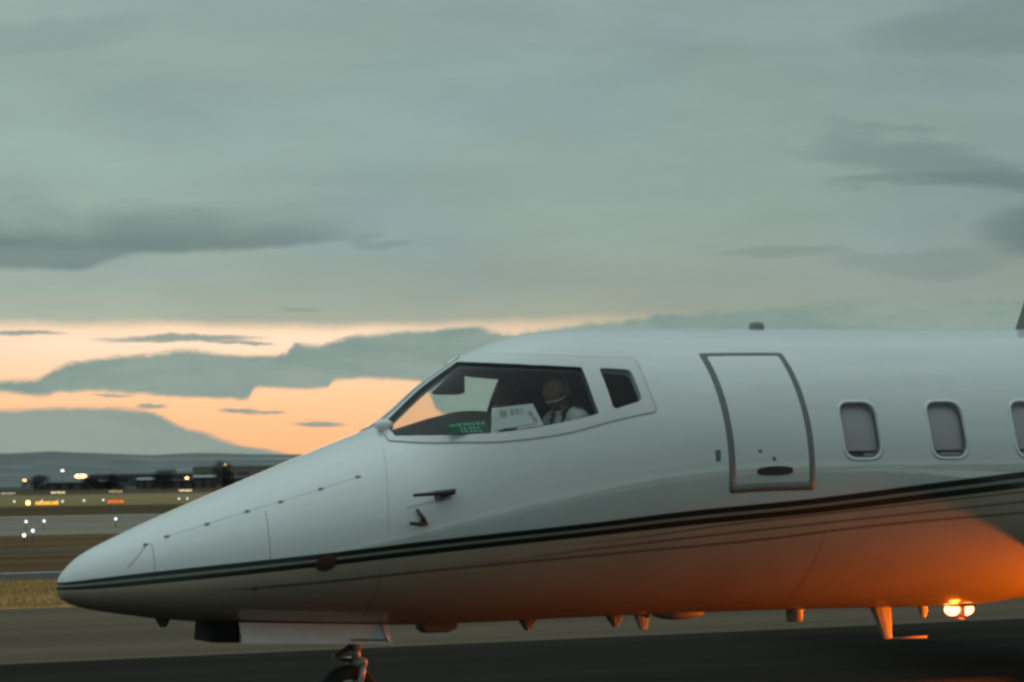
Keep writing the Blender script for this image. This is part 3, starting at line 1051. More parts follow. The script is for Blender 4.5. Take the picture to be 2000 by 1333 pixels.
blade('belly_stub', .60, .72, .64, .685, bz(.65) + .02, bz(.65) - .05, .02, antenna_dark)
mb = MB()
mb.prism([(2.36, bz(2.4) + .02), (2.36, bz(2.4) - .03), (2.40, bz(2.4) - .055), (2.56, bz(2.6) - .055), (2.625, bz(2.6) - .03), (2.625, bz(2.6) + .02)], -.05, .05)
mb.build('belly_box_antenna', antenna_dark, jet, False, 0.012)
blade('belly_blade_antenna', 3.06, 3.24, 3.12, 3.155, bz(3.1) + .02, bz(3.1) - .07, .018, antenna_dark)
blade('belly_blade_antenna', 3.70, 3.86, 3.77, 3.81, bz(3.8) + .02, bz(3.8) - .075, .018, antenna_dark)
blade('belly_blade_antenna', 3.92, 4.06, 3.97, 4.03, bz(4.0) + .02, bz(4.0) - .10, .018, antenna_paint)
mb = MB()
mb.ellipsoid((4.27, 0, bz(4.27) + .004), (.20, .10, .05))
mb.build('belly_dome', antenna_paint, jet, True)
mb = MB()
mb.lathe([(.055, .03), (.062, 0), (.056, -.075), (.048, -.085), (.0, -.085)], (5.19, 0, bz(5.19)), (0, 0, 1))
mb.build('belly_drain_cup', antenna_paint, jet, True)
dm = blade('drain_mast', 5.80, 5.99, 5.915, 5.995, bz(5.9) + .02, .408, .024, antenna_paint)
mb = MB()
mb.tube([(5.96, 0, .411), (6.285, 0, .408)], .0085, 10)
mb.build('mast_rod', antenna_paint, dm, True)
blade('belly_probe', 6.21, 6.31, 6.235, 6.285, bz(6.25) + .02, bz(6.25) - .08, .02, antenna_paint)
# anticollision beacon
bc = MB()
bc.lathe([(.0, .03), (.13, .03), (.13, -.005), (.11, -.012), (.0, -.012)], (6.57, 0, bz(6.57)), (0, 0, 1))
beacon = bc.build('beacon', dark_metal, jet, True)
for d in (-1, 1):
    mb = MB()
    mb.ellipsoid((6.57 + d * .060, 0, bz(6.57) - .034), (.056, .055, .045))
    mb.build('beacon_lens', beacon_glass, beacon, True)
mb = MB()
mb.box((6.57, 0, bz(6.57) - .045), (.014, .13, .11))
mb.build('beacon_divider', dark_metal, beacon, bevel=.004)
bl = bpy.data.lights.new('beacon_lamp', 'POINT')
bl.energy = 5
bl.color = (1.0, 0.16, 0.008)
bl.shadow_soft_size = 0.04
blo = bpy.data.objects.new('beacon_lamp', bl)
blo.location = (6.57, 0, bz(6.57) - .125)
link(blo, beacon)

# roof fittings
mb = MB()
mb.lathe([(.055, -.03), (.055, .015), (.048, .042), (.02, .05), (0, .051)], (4.93, 0, tz(4.93)), (0, 0, 1), 20)
mb.build('roof_beacon_dome', antenna_grey, jet, True)
blade('roof_blade_antenna', 7.11, 7.46, 7.25, 7.39, tz(7.1) - .03, tz(7.1) + .30, .02, antenna_grey)

# ------------------------------------------------------------------ landing gear
for sgn in (-1, 1):
    yy = sgn * .18
    mb = MB()
    tp, bt_ = yy, yy + sgn * .07
    q0 = [(1.085, tp, bz(1.1) + .012), (2.07, tp, bz(2.07) + .012), (2.078, bt_, .545), (1.085, bt_, .588)]
    q1_ = [(a_, b_ + sgn * .016, c_) for a_, b_, c_ in q0]
    mb.raw(q0 + q1_, [(0, 1, 2, 3), (7, 6, 5, 4), (0, 4, 5, 1), (1, 5, 6, 2), (2, 6, 7, 3), (3, 7, 4, 0)])
    gd = mb.build('nose_gear_door', gear_door_paint, jet, False, .004)
    mb = MB()
    mb.prism([(1.80, .588), (2.03, .578), (2.03, .566), (1.80, .574)], yy + sgn * .058, yy + sgn * .082)
    mb.build('door_placard', seal_grey, gd)
    mb = MB()
    mb.tube([(2.02, yy * .9, .70), (2.045, yy + sgn * .092, .56)], .009, 10)
    mb.build('door_hinge_arm', gear_steel, gd, True)
mb = MB()
mb.prism([(.93, bz(.93) + .04), (1.08, bz(1.08) + .04), (1.098, .588), (.915, .596)], -.185, .185)
mb.build('gear_bay_front_door', black_void, jet, False, .004)
mb = MB()
mb.box((1.58, 0, .69), (.98, .33, .06))
mb.build('gear_bay', black_void, jet)
mb = MB()
mb.tube([(1.90, 0, .72), (1.925, 0, .50)], .040, 18)
mb.tube([(1.925, 0, .52), (1.935, 0, .43)], .030, 18)
mb.box((1.93, 0, .425), (.07, .22, .05))
for sgn in (-1, 1):
    mb.tube([(1.945, sgn * .098, .43), (1.93, sgn * .100, .34), (1.885, sgn * .098, .20)], [.022, .02, .022], 12)
strut = mb.build('nose_gear_strut', gear_steel, jet, True)
mb = MB()
mb.prism([(1.90, .505), (1.80, .465), (1.775, .452), (1.78, .478), (1.84, .505), (1.90, .54)], -.03, .03)
mb.prism([(1.92, .45), (1.84, .455), (1.80, .46), (1.86, .425), (1.92, .415)], -.025, .025)
mb.build('torque_link', dark_metal, strut, False, .004)


def wheel(name, s, y, zc, rad, wid):
    mb = MB()
    h = wid / 2
    prof = [(rad * .55, -h * .8), (rad * .72, -h), (rad * .88, -h * .95), (rad * .97, -h * .6), (rad, -h * .3), (rad * .985, -h * .12), (rad * .985, h * .12), (rad, h * .3), (rad * .97, h * .6), (rad * .88, h * .95), (rad * .72, h), (rad * .55, h * .8)]
    mb.lathe(prof, (s, y, zc), (0, 1, 0), 48)
    w = mb.build(name, rubber, jet, True)
    mb = MB()
    mb.lathe([(0, -h * .7), (rad * .16, -h * .72), (rad * .2, -h * .45), (rad * .45, -h * .4), (rad * .56, -h * .82), (rad * .56, h * .82), (rad * .45, h * .4), (rad * .2, h * .45), (rad * .16, h * .72), (0, h * .7)], (s, y, zc), (0, 1, 0), 32)
    mb.build('wheel_hub', bare_metal, w, True)
    return w


wheel('nose_wheel', 1.875, 0, .203, .203, .12)
for sgn in (-1, 1):
    for dy in (-.13, .13):
        wheel('main_wheel', 8.75, sgn * 1.25 + dy, .27, .27, .16)
    mb = MB()
    mb.tube([(8.6, sgn * 1.25, .95), (8.7, sgn * 1.25, .40)], [.06, .045], 16)
    mb.tube([(8.75, sgn * 1.25 - .16, .27), (8.75, sgn * 1.25 + .16, .27)], .03, 12)
    mb.tube([(8.7, sgn * 1.25, .42), (8.75, sgn * 1.25, .27)], .04, 12)
    leg = mb.build('main_gear_leg', gear_steel, jet, True)
    # landing lamp clamped to the leg, facing forward
    mb = MB()
    mb.lathe([(0, .06), (.04, .05), (.075, 0), (.08, -.02), (.07, -.02)], (8.62, sgn * 1.20, .33), (1, 0, 0), 20)
    lamp = mb.build('landing_lamp', dark_metal, leg, True)
    mb = MB()
    mb.lathe([(.07, -.015), (.05, -.025), (0, -.03)], (8.62, sgn * 1.20, .33), (1, 0, 0), 20)
    mb.build('lamp_lens', lamp_glass, leg, True)
    ld = bpy.data.lights.new('landing_lamp_light', 'SPOT')
    ld.energy = 1950
    ld.color = (1.0, 0.175, 0.002)
    ld.spot_size = R(48)
    ld.spot_blend = 1.0
    ld.shadow_soft_size = .05
    lo = bpy.data.objects.new('landing_lamp_light', ld)
    lo.matrix_local = Matrix.Translation((8.575, sgn * 1.20, .33)) @ Vector((-1, -sgn * 0.36, 0.095)).to_track_quat('-Z', 'Y').to_matrix().to_4x4()
    link(lo, leg)

# wings, engines and tail continue behind the frame


def airfoil_panel(name, secs, mat):
    """secs: list of (le_s, y, z, chord, thickness)"""
    prof = [(0, 0), (.02, .30), (.08, .62), (.2, .92), (.38, 1), (.6, .78), (.85, .32), (1, .02), (.85, -.2), (.6, -.42), (.38, -.55), (.2, -.55), (.08, -.42), (.02, -.22)]
    n = len(prof)
    V = [(le + fx * ch, y, z + fz * th_ / 1.5) for (le, y, z, ch, th_) in secs for fx, fz in prof]
    Fc = [(i * n + k, i * n + (k + 1) % n, (i + 1) * n + (k + 1) % n, (i + 1) * n + k) for i in range(len(secs) - 1) for k in range(n)]
    Fc += [tuple(range(n)), tuple((len(secs) - 1) * n + k for k in reversed(range(n)))]
    mb = MB()
    mb.raw(V, Fc)
    return mb.build(name, mat, jet, True)


for sgn in (-1, 1):
    airfoil_panel('wing', [(6.85, sgn * .30, .90, 2.95, .34), (7.0, sgn * .95, .93, 2.7, .30), (7.45, sgn * 2.3, 1.0, 2.1, .22), (8.9, sgn * 6.5, 1.22, 1.1, .11)], white_paint)
    mb = MB()
    mb.tube([(8.45, sgn * 6.5, 1.23), (8.9, sgn * 6.62, 1.3), (9.7, sgn * 6.75, 1.75), (10.2, sgn * 6.8, 2.15)], [.02, .06, .05, .02], 10)
    mb.build('winglet', white_paint, jet, True)
    mb = MB()
    mb.lathe([(.42, .02), (.46, 0), (.50, .15), (.53, .8), (.52, 1.6), (.42, 2.4), (.34, 2.7), (.30, 2.7), (.30, 2.2), (.0, 2.2)], (10.9, sgn * 1.52, 2.25), (1, 0, 0), 40)
    eng = mb.build('engine', white_paint, jet, True)
    mb = MB()
    mb.lathe([(0, .12), (.06, .18), (.12, .3), (.42, .32), (.42, .02)], (10.9, sgn * 1.52, 2.25), (1, 0, 0), 40)
    mb.build('engine_fan', dark_metal, eng, True)
    mb = MB()
    mb.prism([(11.3, 2.2), (13.1, 2.2), (13.1, 2.28), (11.3, 2.28)], sgn * .7, sgn * 1.1)
    mb.build('engine_pylon', white_paint, jet, False, .01)
    airfoil_panel('tailplane', [(16.2, sgn * .02, 4.42, 1.5, .14), (17.3, sgn * 2.25, 4.36, .8, .06)], white_paint)
mb = MB()
fin = [(13.2, 2.5), (16.2, 4.45), (17.75, 4.45), (17.1, 2.35)]
mb.prism(fin, -.06, .06)
mb.build('tail_fin', white_paint, jet, False, .03)

# ------------------------------------------------------------------ cockpit
# glareshield: dark hump from side to side under the windscreen
V, Fc = [], []
gs = [(2.10, 1.80), (2.2, 1.875), (2.35, 1.925), (2.55, 1.985), (2.70, 2.02), (2.78, 2.015), (2.80, 1.97), (2.78, 1.70), (2.78, 1.25)]
ny = 21
for j in range(ny):
    f = -1 + 2 * j / (ny - 1)
    for (s_, z_) in gs:
        w = float(pchip(KS, KW, s_))
        half = w * .80 if s_ > 2.2 else w * .62
        dome = (1 - abs(f) ** 3.0)
        zz = z_ if z_ < 1.8 else 1.80 + (z_ - 1.80) * (0.35 + 0.65 * dome)
        fy = min(.999, abs(f) * half / w)
        zs = float(pchip(KS, KC, s_)) + (tz(s_) - float(pchip(KS, KC, s_))) * math.sqrt(1 - fy * fy)
        V.append((s_, f * half, min(zz, zs - .07)))
n = len(gs)
for j in range(ny - 1):
    for i in range(n - 1):
        Fc.append((j * n + i, j * n + i + 1, (j + 1) * n + i + 1, (j + 1) * n + i))
jmesh('glareshield', (V, Fc), interior_dark)
mb = MB()
mb.box((3.2, 0, 1.08), (2.0, 1.2, .04))
mb.build('cockpit_floor', interior_dark, jet)
mb = MB()
mb.prism([(2.46, 2.14), (2.56, 2.225), (2.67, 2.30), (2.67, 2.135), (2.63, 2.125), (2.48, 2.125)], -.10, -.02)
mb.build('standby_compass', interior_dark, jet, False, .01)
# dark panel added inside the far windscreen to block the sky behind
shp = mirror([(3.16, .40), (3.20, 1.05), (3.66, .92), (3.66, .40)])
jmesh('far_pane_blocker', grid_surface(np.linspace(3.1, 3.7, 40), np.linspace(min(p[1] for p in shp) - .01, max(p[1] for p in shp) + .01, 40), keep=shp, off=-.055), interior_dark)
for sgn in (-1, 1):
    mb = MB()
    mb.box((3.36, sgn * .36, 1.36), (.48, .46, .12))
    seat = mb.build('pilot_seat', leather, jet, False, .04)
    mb = MB()
    mb.prism([(3.44, 1.40), (3.56, 1.38), (3.72, 1.98), (3.67, 2.02), (3.61, 1.98)], sgn * .34 - .15, sgn * .34 + .15)
    mb.build('seat_back', leather, seat, False, .03)
    mb = MB()
    mb.prism([(3.64, 2.03), (3.70, 2.03), (3.73, 2.20), (3.69, 2.22), (3.64, 2.20)], sgn * .34 - .10, sgn * .34 + .10)
    mb.build('headrest', leather, seat, False, .02)
    mb = MB()
    mb.box((3.38, sgn * .36, 1.2), (.36, .30, .20))
    mb.build('seat_base', interior_dark, seat)
    mb = MB()
    mb.tube([(2.78, sgn * .36, 1.55), (2.90, sgn * .36, 1.66)], .022, 10)
    mb.tube([(2.87, sgn * .36 - .15, 1.80), (2.885, sgn * .36 - .15, 1.69), (2.90, sgn * .36 - .06, 1.65), (2.90, sgn * .36 + .06, 1.65), (2.885, sgn * .36 + .15, 1.69), (2.87, sgn * .36 + .15, 1.80)], .016, 10)
    mb.build('control_yoke', interior_dark, jet, True)


skin_mat = pmat('skin', (0.17, 0.095, 0.07), 0.55, var=0.08, vscale=30)
shirt_mat = pmat('white_shirt', (0.55, 0.57, 0.56), 0.85, var=0.06, vscale=12, bump=0.4, bscale=14)
trouser_mat = pmat('black_trousers', (0.015, 0.015, 0.018), 0.85, var=0.1)
tie_mat = pmat('black_tie', (0.012, 0.012, 0.014), 0.6)
hair_mat = pmat('brown_hair', (0.035, 0.022, 0.015), 0.6, var=0.3, vscale=60)
headset_mat = pmat('headset', (0.05, 0.05, 0.05), 0.5)
headset_pale = pmat('headset_pale', (0.45, 0.46, 0.45), 0.5)
eye_mat = pmat('eye', (0.16, 0.15, 0.14), 0.4)


def limbs(chains):
    """tapered limbs with round joints; the remesh below fuses them into one continuous skin"""
    mb = MB()
    for ch in chains:
        for k, (p, r_) in enumerate(ch):
            mb.ellipsoid(p, (r_, r_, r_), 16, 10)
            if k and (Vector(p) - Vector(ch[k - 1][0])).length > 1e-4:
                mb.tube([ch[k - 1][0], p], [ch[k - 1][1], r_], 16)
    o_ = mb.build('limbs', None)
    me = o_.data
    bpy.data.objects.remove(o_)
    return me


def make_person(base, label, turn):
    """seated pilot, facing the nose of the jet; coordinates relative to the seat base"""
    v = Vector
    hip = (0.0, 0, .40)
    ch = [[(hip, .125), ((.015, 0, .52), .12), ((.0, 0, .66), .125), ((-.02, 0, .82), .10), ((-.03, 0, .90), .060), ((-.05, 0, .95), .055)]]
    for sg in (-1, 1):
        ch.append([((-.02, 0, .86), .075), ((-.01, sg * .13, .865), .075), ((-.02, sg * .20, .85), .068), ((-.09, sg * .245, .60), .05), ((-.14, sg * .25, .52), .047), ((-.30, sg * .20, .56), .036), ((-.39, sg * .165, .60), .026), ((-.425, sg * .155, .635), .034)])
        w = (-.425, sg * .155, .635)
        for k, (dy, L, r_) in enumerate(((-.022, .05, .0095), (-.007, .056, .010), (.008, .052, .0095), (.022, .042, .0085))):
            ch.append([(w, .034), ((-.455, sg * (.155 + dy), .675), r_), ((-.478 - L * .2, sg * (.15 + dy), .69), r_), ((-.487, sg * (.15 + dy) , .66 - L * .2), r_ * .85)])
        ch.append([(w, .034), ((-.43, sg * .118, .655), .0105), ((-.455, sg * .103, .668), .009)])
        ch.append([(hip, .125), ((-.03, sg * .10, .39), .098), ((-.46, sg * .15, .43), .068), ((-.50, sg * .15, .30), .056), ((-.58, sg * .14, .07), .04), ((-.62, sg * .14, .0), .042), ((-.76, sg * .15, -.01), .03)])
    # chest and belly are broader than deep
    ch += [[((.0, -.05, .44), .12), ((.005, -.06, .60), .115), ((-.01, -.09, .80), .10)], [((.0, .05, .44), .12), ((.005, .06, .60), .115), ((-.01, .09, .80), .10)]]
    body = limbs(ch)
    bm = bmesh.new()
    bm.from_mesh(body)
    # head: shaped skull with brow, nose, lips, chin and ears, in head space facing -x
    rot = Matrix.Rotation(turn, 3, 'Z')
    hc = v((-.085, 0, 1.035))
    hb = bmesh.new()
    bmesh.ops.create_icosphere(hb, subdivisions=5, radius=1.0)
    for q in hb.verts:
        x, y, z = q.co
        X, Y, Z = x * .097, y * .077, z * .118
        if z < -.1:
            k = min(1, (-.1 - z) / .9)
            Y *= 1 - .32 * k
            if x > 0:
                X *= 1 - .42 * k
        if x < -.2:
            fr = -x
            ge = lambda cy, cz, sy, sz: math.exp(-((y - cy) / sy) ** 2 - ((z - cz) / sz) ** 2)
            X -= fr * (.026 * ge(0, -.16, .15, .17) + .012 * ge(0, .05, .10, .25))
            X += fr * .014 * (ge(.38, .02, .20, .13) + ge(-.38, .02, .20, .13))
            X -= fr * .007 * (ge(.4, .2, .35, .09) + ge(-.4, .2, .35, .09))
            X -= fr * .010 * ge(0, -.50, .26, .07) - fr * .008 * ge(0, -.43, .3, .035)
            X -= fr * .014 * ge(0, -.82, .3, .16)
        q.co = hc + rot @ v((X, Y, Z))
    tmp = bpy.data.meshes.new('head')
    hb.to_mesh(tmp)
    hb.free()
    bm.from_mesh(tmp)
    for sg in (-1, 1):
        eb = bmesh.new()
        bmesh.ops.create_icosphere(eb, subdivisions=3, radius=1.0)
        for q in eb.verts:
            q.co = hc + rot @ v((.015 + q.co.x * .017, sg * .078 + q.co.y * .010, -.005 + q.co.z * .032))
        eb.to_mesh(tmp)
        eb.free()
        bm.from_mesh(tmp)
    me = bpy.data.meshes.new('person')
    bm.to_mesh(me)
    bm.free()
    ob = bpy.data.objects.new('person', me)
    COL.objects.link(ob)
    rm = ob.modifiers.new('rm', 'REMESH')
    rm.mode = 'VOXEL'
    rm.voxel_size = .006
    rm.use_smooth_shade = True
    sm = ob.modifiers.new('sm', 'SMOOTH')
    sm.iterations = 3
    dg = bpy.context.evaluated_depsgraph_get()
    dg.update()
    fin_ = bpy.data.meshes.new_from_object(ob.evaluated_get(dg))
    ob.modifiers.clear()
    ob.data = fin_
    bm = bmesh.new()
    bm.from_mesh(fin_)
    bm.verts.ensure_lookup_table()
    seen, best = set(), []
    for q in bm.verts:
        if q in seen:
            continue
        isl, st = [], [q]
        seen.add(q)
        while st:
            c_ = st.pop()
            isl.append(c_)
            for e_ in c_.link_edges:
                w_ = e_.other_vert(c_)
                if w_ not in seen:
                    seen.add(w_)
                    st.append(w_)
        if len(isl) > len(best):
            best = isl
    bmesh.ops.delete(bm, geom=list(set(bm.verts) - set(best)), context='VERTS')
    bm.to_mesh(fin_)
    bm.free()
    fin_.materials.clear()
    for m_ in (shirt_mat, skin_mat, trouser_mat):
        fin_.materials.append(m_)
    for p in fin_.polygons:
        c_ = p.center
        mi = 0
        if c_.z > .895 + .25 * (c_.x + .05) and abs(c_.y) < .12:
            mi = 1
        elif c_.x < -.375 and c_.z > .57 and abs(c_.y) > .05:
            mi = 1
        elif c_.z < .47 and not (c_.x > -.32 and c_.x < -.06 and abs(c_.y) > .2):
            mi = 2
        p.material_index = mi
        p.use_smooth = True
    ob.location = base
    ob.rotation_euler = (0, 0, PSI)
    tag(ob, label, 'person', 'pilots in the cockpit')
    # hair cap
    hb = bmesh.new()
    bmesh.ops.create_icosphere(hb, subdivisions=4, radius=1.0)
    kill = []
    for q in hb.verts:
        x, y, z = q.co
        if z < .32 - .75 * max(-.75, min(1, x)) * -1 * (-1 if x < 0 else -1) if x < 0 else z < -.45 + .1 * abs(y):
            kill.append(q)
        q.co = hc + rot @ v((x * .103 + .003, y * .083, z * .123 + .004))
    bmesh.ops.delete(hb, geom=kill, context='VERTS')
    hm = bpy.data.meshes.new('hair')
    hb.to_mesh(hm)
    hb.free()
    hm.materials.append(hair_mat)
    for p in hm.polygons:
        p.use_smooth = True
    link(bpy.data.objects.new('hair', hm), ob)
    # headset: band, two cups, microphone boom
    def hp_(x, y, z):
        return hc + rot @ v((x, y, z))
    mb = MB()
    mb.tube([hp_(.012, .098 * math.cos(q), .132 * math.sin(q)) for q in np.linspace(0, math.pi, 17)], .008, 8)
    mb.build('headset_band', headset_mat, ob, True)
    for sg in (-1, 1):
        mb = MB()
        cc_ = hp_(.012, sg * .092, -.005)
        mb.ellipsoid(cc_, (.034, .022, .042), 16, 10)
        mb.build('headset_cup', headset_mat, ob, True)
    mb = MB()
    mb.tube([hp_(-.01, -.10, -.03), hp_(-.07, -.09, -.06), hp_(-.118, -.03, -.07)], .005, 8)
    mb.build('microphone_boom', headset_pale, ob, True)
    for sg in (-1, 1):
        mb = MB()
        mb.ellipsoid(hp_(-.083, sg * .031, .004), (.012, .012, .009), 12, 8)
        mb.build('eye', eye_mat, ob, True)
    # shirt collar, tie, shoulder boards
    mb = MB()
    mb.lathe([(.062, -.01), (.067, .012), (.060, .035)], (-.03, 0, .885), (-.15, 0, 1), 24)
    mb.build('collar', shirt_mat, ob, True)
    mb = MB()
    mb.raw([(-.105, -.018, .895), (-.105, .018, .895), (-.130, .022, .86), (-.130, -.022, .86), (-.150, .038, .62), (-.150, -.038, .62), (-.140, 0, .56)], [(0, 1, 2, 3), (3, 2, 4, 5), (5, 4, 6)])
    mb.build('tie', tie_mat, ob)
    for sg in (-1, 1):
        mb = MB()
        mb.box((-.015, sg * .16, .955), (.045, .10, .008), Matrix.Rotation(-sg * .42, 3, 'X'))
        mb.build('shoulder_board', tie_mat, ob, False, .003)
    mb = MB()
    mb.tube([(-.02, -.11, .945), (-.085, -.115, .90), (-.125, -.11, .78), (-.13, -.10, .60), (-.11, -.12, .46)], .018, 8)
    mb.build('shoulder_strap', tie_mat, ob, True)
    return ob


make_person(field(3.27, -.40, 1.095), 'pilot in white shirt and dark tie at the near cockpit window', R(14))
make_person(field(3.27, .36, 1.095), 'second pilot sitting in shade on the far side of the cockpit', R(-4))

# cards standing on the glareshield behind the near windscreen
paper = pmat('paper', (0.86, 0.88, 0.86), 0.8, var=0.03)
print_grey = pmat('print_grey', (0.48, 0.51, 0.50), 0.8)
green_card = pmat('green_card', (0.012, 0.10, 0.055), 0.6, var=0.1)
print_pale = pmat('print_pale', (0.20, 0.42, 0.31), 0.7)


def card(name, quad, lat, mat, label, marks, mark_mat, lean=0.05):
    """quad: (s, z) corners tl, tr, br, bl; marks in 0..1 card space"""
    base = Vector(((quad[3][0] + quad[2][0]) / 2, lat, min(quad[2][1], quad[3][1])))
    zmax = max(q[1] for q in quad)

    def pt(s_, z_, o_=0.0):
        k = (z_ - base.z) / (zmax - base.z)
        return Vector((s_, lat + lean * k + o_, z_)) - base
    th_ = .002
    V_ = [pt(*q) for q in quad] + [pt(*q, th_) for q in quad]
    ob = mesh_obj(name, V_, [(0, 3, 2, 1), (4, 5, 6, 7), (0, 1, 5, 4), (1, 2, 6, 5), (2, 3, 7, 6), (3, 0, 4, 7)], mat)
    ob.location = field(*base)
    ob.rotation_euler = (0, 0, PSI)
    tag(ob, label, 'card')

    def uv(u, w_):
        a_ = np.array(quad[0]) * (1 - u) + np.array(quad[1]) * u
        b_ = np.array(quad[3]) * (1 - u) + np.array(quad[2]) * u
        return a_ * (1 - w_) + b_ * w_
    for (u0_, v0_, u1_, v1_) in marks:
        P = [pt(*uv(a_, b_), -.0015) for a_, b_ in ((u0_, v0_), (u0_, v1_), (u1_, v1_), (u1_, v0_))]
        mesh_obj('printed_mark', P, [(0, 1, 2, 3)], mark_mat, ob)
    return ob


card('paper_card', [(2.625, 2.02), (2.914, 2.049), (2.972, 1.91), (2.598, 1.857)], -.655, paper, 'white printed card propped inside the cockpit window', [(.18, .14, .34, .42), (.42, .12, .50, .38), (.54, .12, .62, .36), (.66, .14, .70, .40), (.80, .30, .90, .52), (.84, .56, .93, .80), (.06, .86, .90, .90)], print_grey)
rng = random.Random(4)
mk = []
for r_, (v0_, v1_) in enumerate(((.12, .36), (.48, .66), (.76, .92))):
    u_ = .06 if r_ == 0 else .3
    while u_ < (.92 if r_ == 0 else .74):
        w = rng.uniform(.03, .09)
        mk.append((u_, v0_, min(u_ + w, .95), v1_))
        u_ += w + rng.uniform(.02, .045)
card('green_card', [(2.309, 1.925), (2.585, 1.948), (2.600, 1.864), (2.308, 1.860)], -.655, green_card, 'small green card with pale lettering low in the windscreen corner', mk, print_pale)

# ------------------------------------------------------------------ airfield lights, signs and far buildings
lamp_white = pmat('lamp_white', (0.9, 0.95, 1), 0.3, emis=(0.86, 0.95, 1.0), estr=2.6)
lamp_warm = pmat('lamp_warm', (1, 0.8, 0.5), 0.3, emis=(1.0, 0.72, 0.42), estr=8.0)
lamp_orange = pmat('lamp_orange', (1, 0.6, 0.2), 0.3, emis=(1.0, 0.48, 0.14), estr=9.0)
lamp_far = pmat('lamp_far', (1, 0.7, 0.3), 0.3, emis=(1.0, 0.58, 0.24), estr=4.5)
lamp_far_pale = pmat('lamp_far_pale', (1, 0.9, 0.7), 0.3, emis=(1.0, 0.86, 0.66), estr=3.2)
sign_yellow = pmat('sign_yellow', (0.9, 0.5, 0.05), 0.5, emis=(1.0, 0.48, 0.06), estr=1.15)
sign_red = pmat('sign_red', (0.8, 0.2, 0.03), 0.5, emis=(1.0, 0.20, 0.03), estr=0.85)
fixture = pmat('fixture', (0.05, 0.05, 0.05), 0.6)
wall_dark = pmat('wall_dark', (0.035, 0.037, 0.036), 0.9, var=0.25, vscale=0.5)
wall_beige = pmat('wall_beige', (0.22, 0.205, 0.165), 0.9, var=0.12, vscale=0.2)
wall_grey = pmat('wall_grey', (0.085, 0.09, 0.088), 0.9, var=0.2, vscale=0.3)
roof_pale = pmat('roof_pale', (0.34, 0.37, 0.37), 0.7, var=0.1, vscale=0.3)
roof_dark = pmat('roof_dark', (0.045, 0.04, 0.036), 0.8, var=0.2, vscale=0.3)


def edge_light(loc, size, label, lens, group, h=.28):
    e = empty('edge_light', loc)
    tag(e, label, 'light', group)
    k = size / .1
    mb = MB()
    mb.lathe([(0, h), (.035 * k, h), (.05 * k, h - .03), (.022 * k, h - .06), (.022 * k, .03), (.07 * k, .02), (.07 * k, -.06)], (0, 0, 0), (0, 0, 1), 14)
    mb.build('stake', fixture, e, True)
    mb = MB()
    mb.lathe([(.05 * k, h - .02), (.062 * k, h + .02 * k), (.055 * k, h + .08 * k), (.03 * k, h + .105 * k), (0, h + .11 * k)], (0, 0, 0), (0, 0, 1), 14)
    mb.build('lens', lens, e, True)
    return e


near_lights = [(-17.02, 84.48, 'white airfield lamp on the pale runway, left one of a close pair'), (-16.89 + .35, 85.24, 'white airfield lamp on the pale runway, right one of a close pair'),
               (-14.49, 88.1, 'white airfield lamp alone on the runway near the jet nose'), (-13.43, 67.58, 'white airfield lamp on the brown verge, upper of two'), (-12.46, 61.59, 'brightest white airfield lamp on the brown verge, lower of two')]
for x, y, lb in near_lights:
    edge_light((x, y, 0), .055, lb, lamp_white, 'white airfield lamps in the foreground field')
far_lights = [(-38.35, 185.86), (-38.31 + 1.4, 189.36), (-34.93, 185.24), (-33.59, 180.18), (-33.14, 186.62), (-33.57 + 1.2, 190.87), (-26.8, 193.82), (-26.0, 192.74), (-25.87 + .5, 196.72), (-25.01 + .4, 195.53)]
nth = ('leftmost', 'second', 'third', 'fourth', 'fifth', 'sixth', 'seventh', 'eighth', 'ninth', 'rightmost')
for i, (x, y) in sorted(enumerate(far_lights), key=lambda q: q[1][0] / q[1][1]):
    rank = sum(1 for a_, b_ in far_lights if a_ / b_ < x / y)
    edge_light((x, y, 0), .075 if i < 8 else .05, nth[rank] + ' small white lamp' + (' from the left' if 0 < rank < 9 else '') + ' in the row across the far tan grass', lamp_white, 'white lamps across the far grass')
edge_light((-33.64, 167.67, 0), .20, 'bright orange lamp at the left end of the yellow lit sign', lamp_orange, 'orange lamps', .24)


def lit_sign(p0, p1, h, mat, label):
    p0, p1 = Vector(p0), Vector(p1)
    d = p1 - p0
    L = d.length
    e = empty('lit_sign', (p0 + p1) / 2, math.atan2(d.y, d.x))
    tag(e, label, 'sign')
    mb = MB()
    mb.box((0, 0, .18 + h / 2), (L, .16, h))
    mb.build('sign_cabinet', fixture, e, False, .01)
    for k in range(3):
        mb = MB()
        mb.box((-L / 2 + L * (k + .5) / 3, -.086, .18 + h / 2), (L / 3 - .05, .012, h - .06))
        mb.build('face_panel', mat, e)
    for k in (-1, 1):
        mb = MB()
        mb.tube([(k * L * .36, 0, -.03), (k * L * .36, 0, .19)], .03, 8)
        mb.build('leg', fixture, e)
    return e


lit_sign((-32.75, 165.6, 0), (-31.20, 166.0, 0), .27, sign_yellow, 'long low yellow illuminated taxiway sign in the tan grass')
lit_sign((-28.9, 172.0, 0), (-27.75, 172.3, 0), .26, sign_red, 'short orange-red illuminated taxiway sign in the tan grass')


def light_bar(p, label, lens):
    e = empty('approach_light_bar', p, R(4))
    tag(e, label, 'light bar', 'rows of five approach lamps')
    mb = MB()
    mb.box((0, 0, .30), (1.9, .05, .05))
    for k in (-.7, .7):
        mb.box((k, 0, .14), (.05, .05, .34))
    mb.build('bar', fixture, e)
    for k in range(5):
        mb = MB()
        mb.ellipsoid((-.84 + .42 * k, 0, .40), (.06, .06, .06), 12, 8)
        mb.build('lamp', lens, e, True)


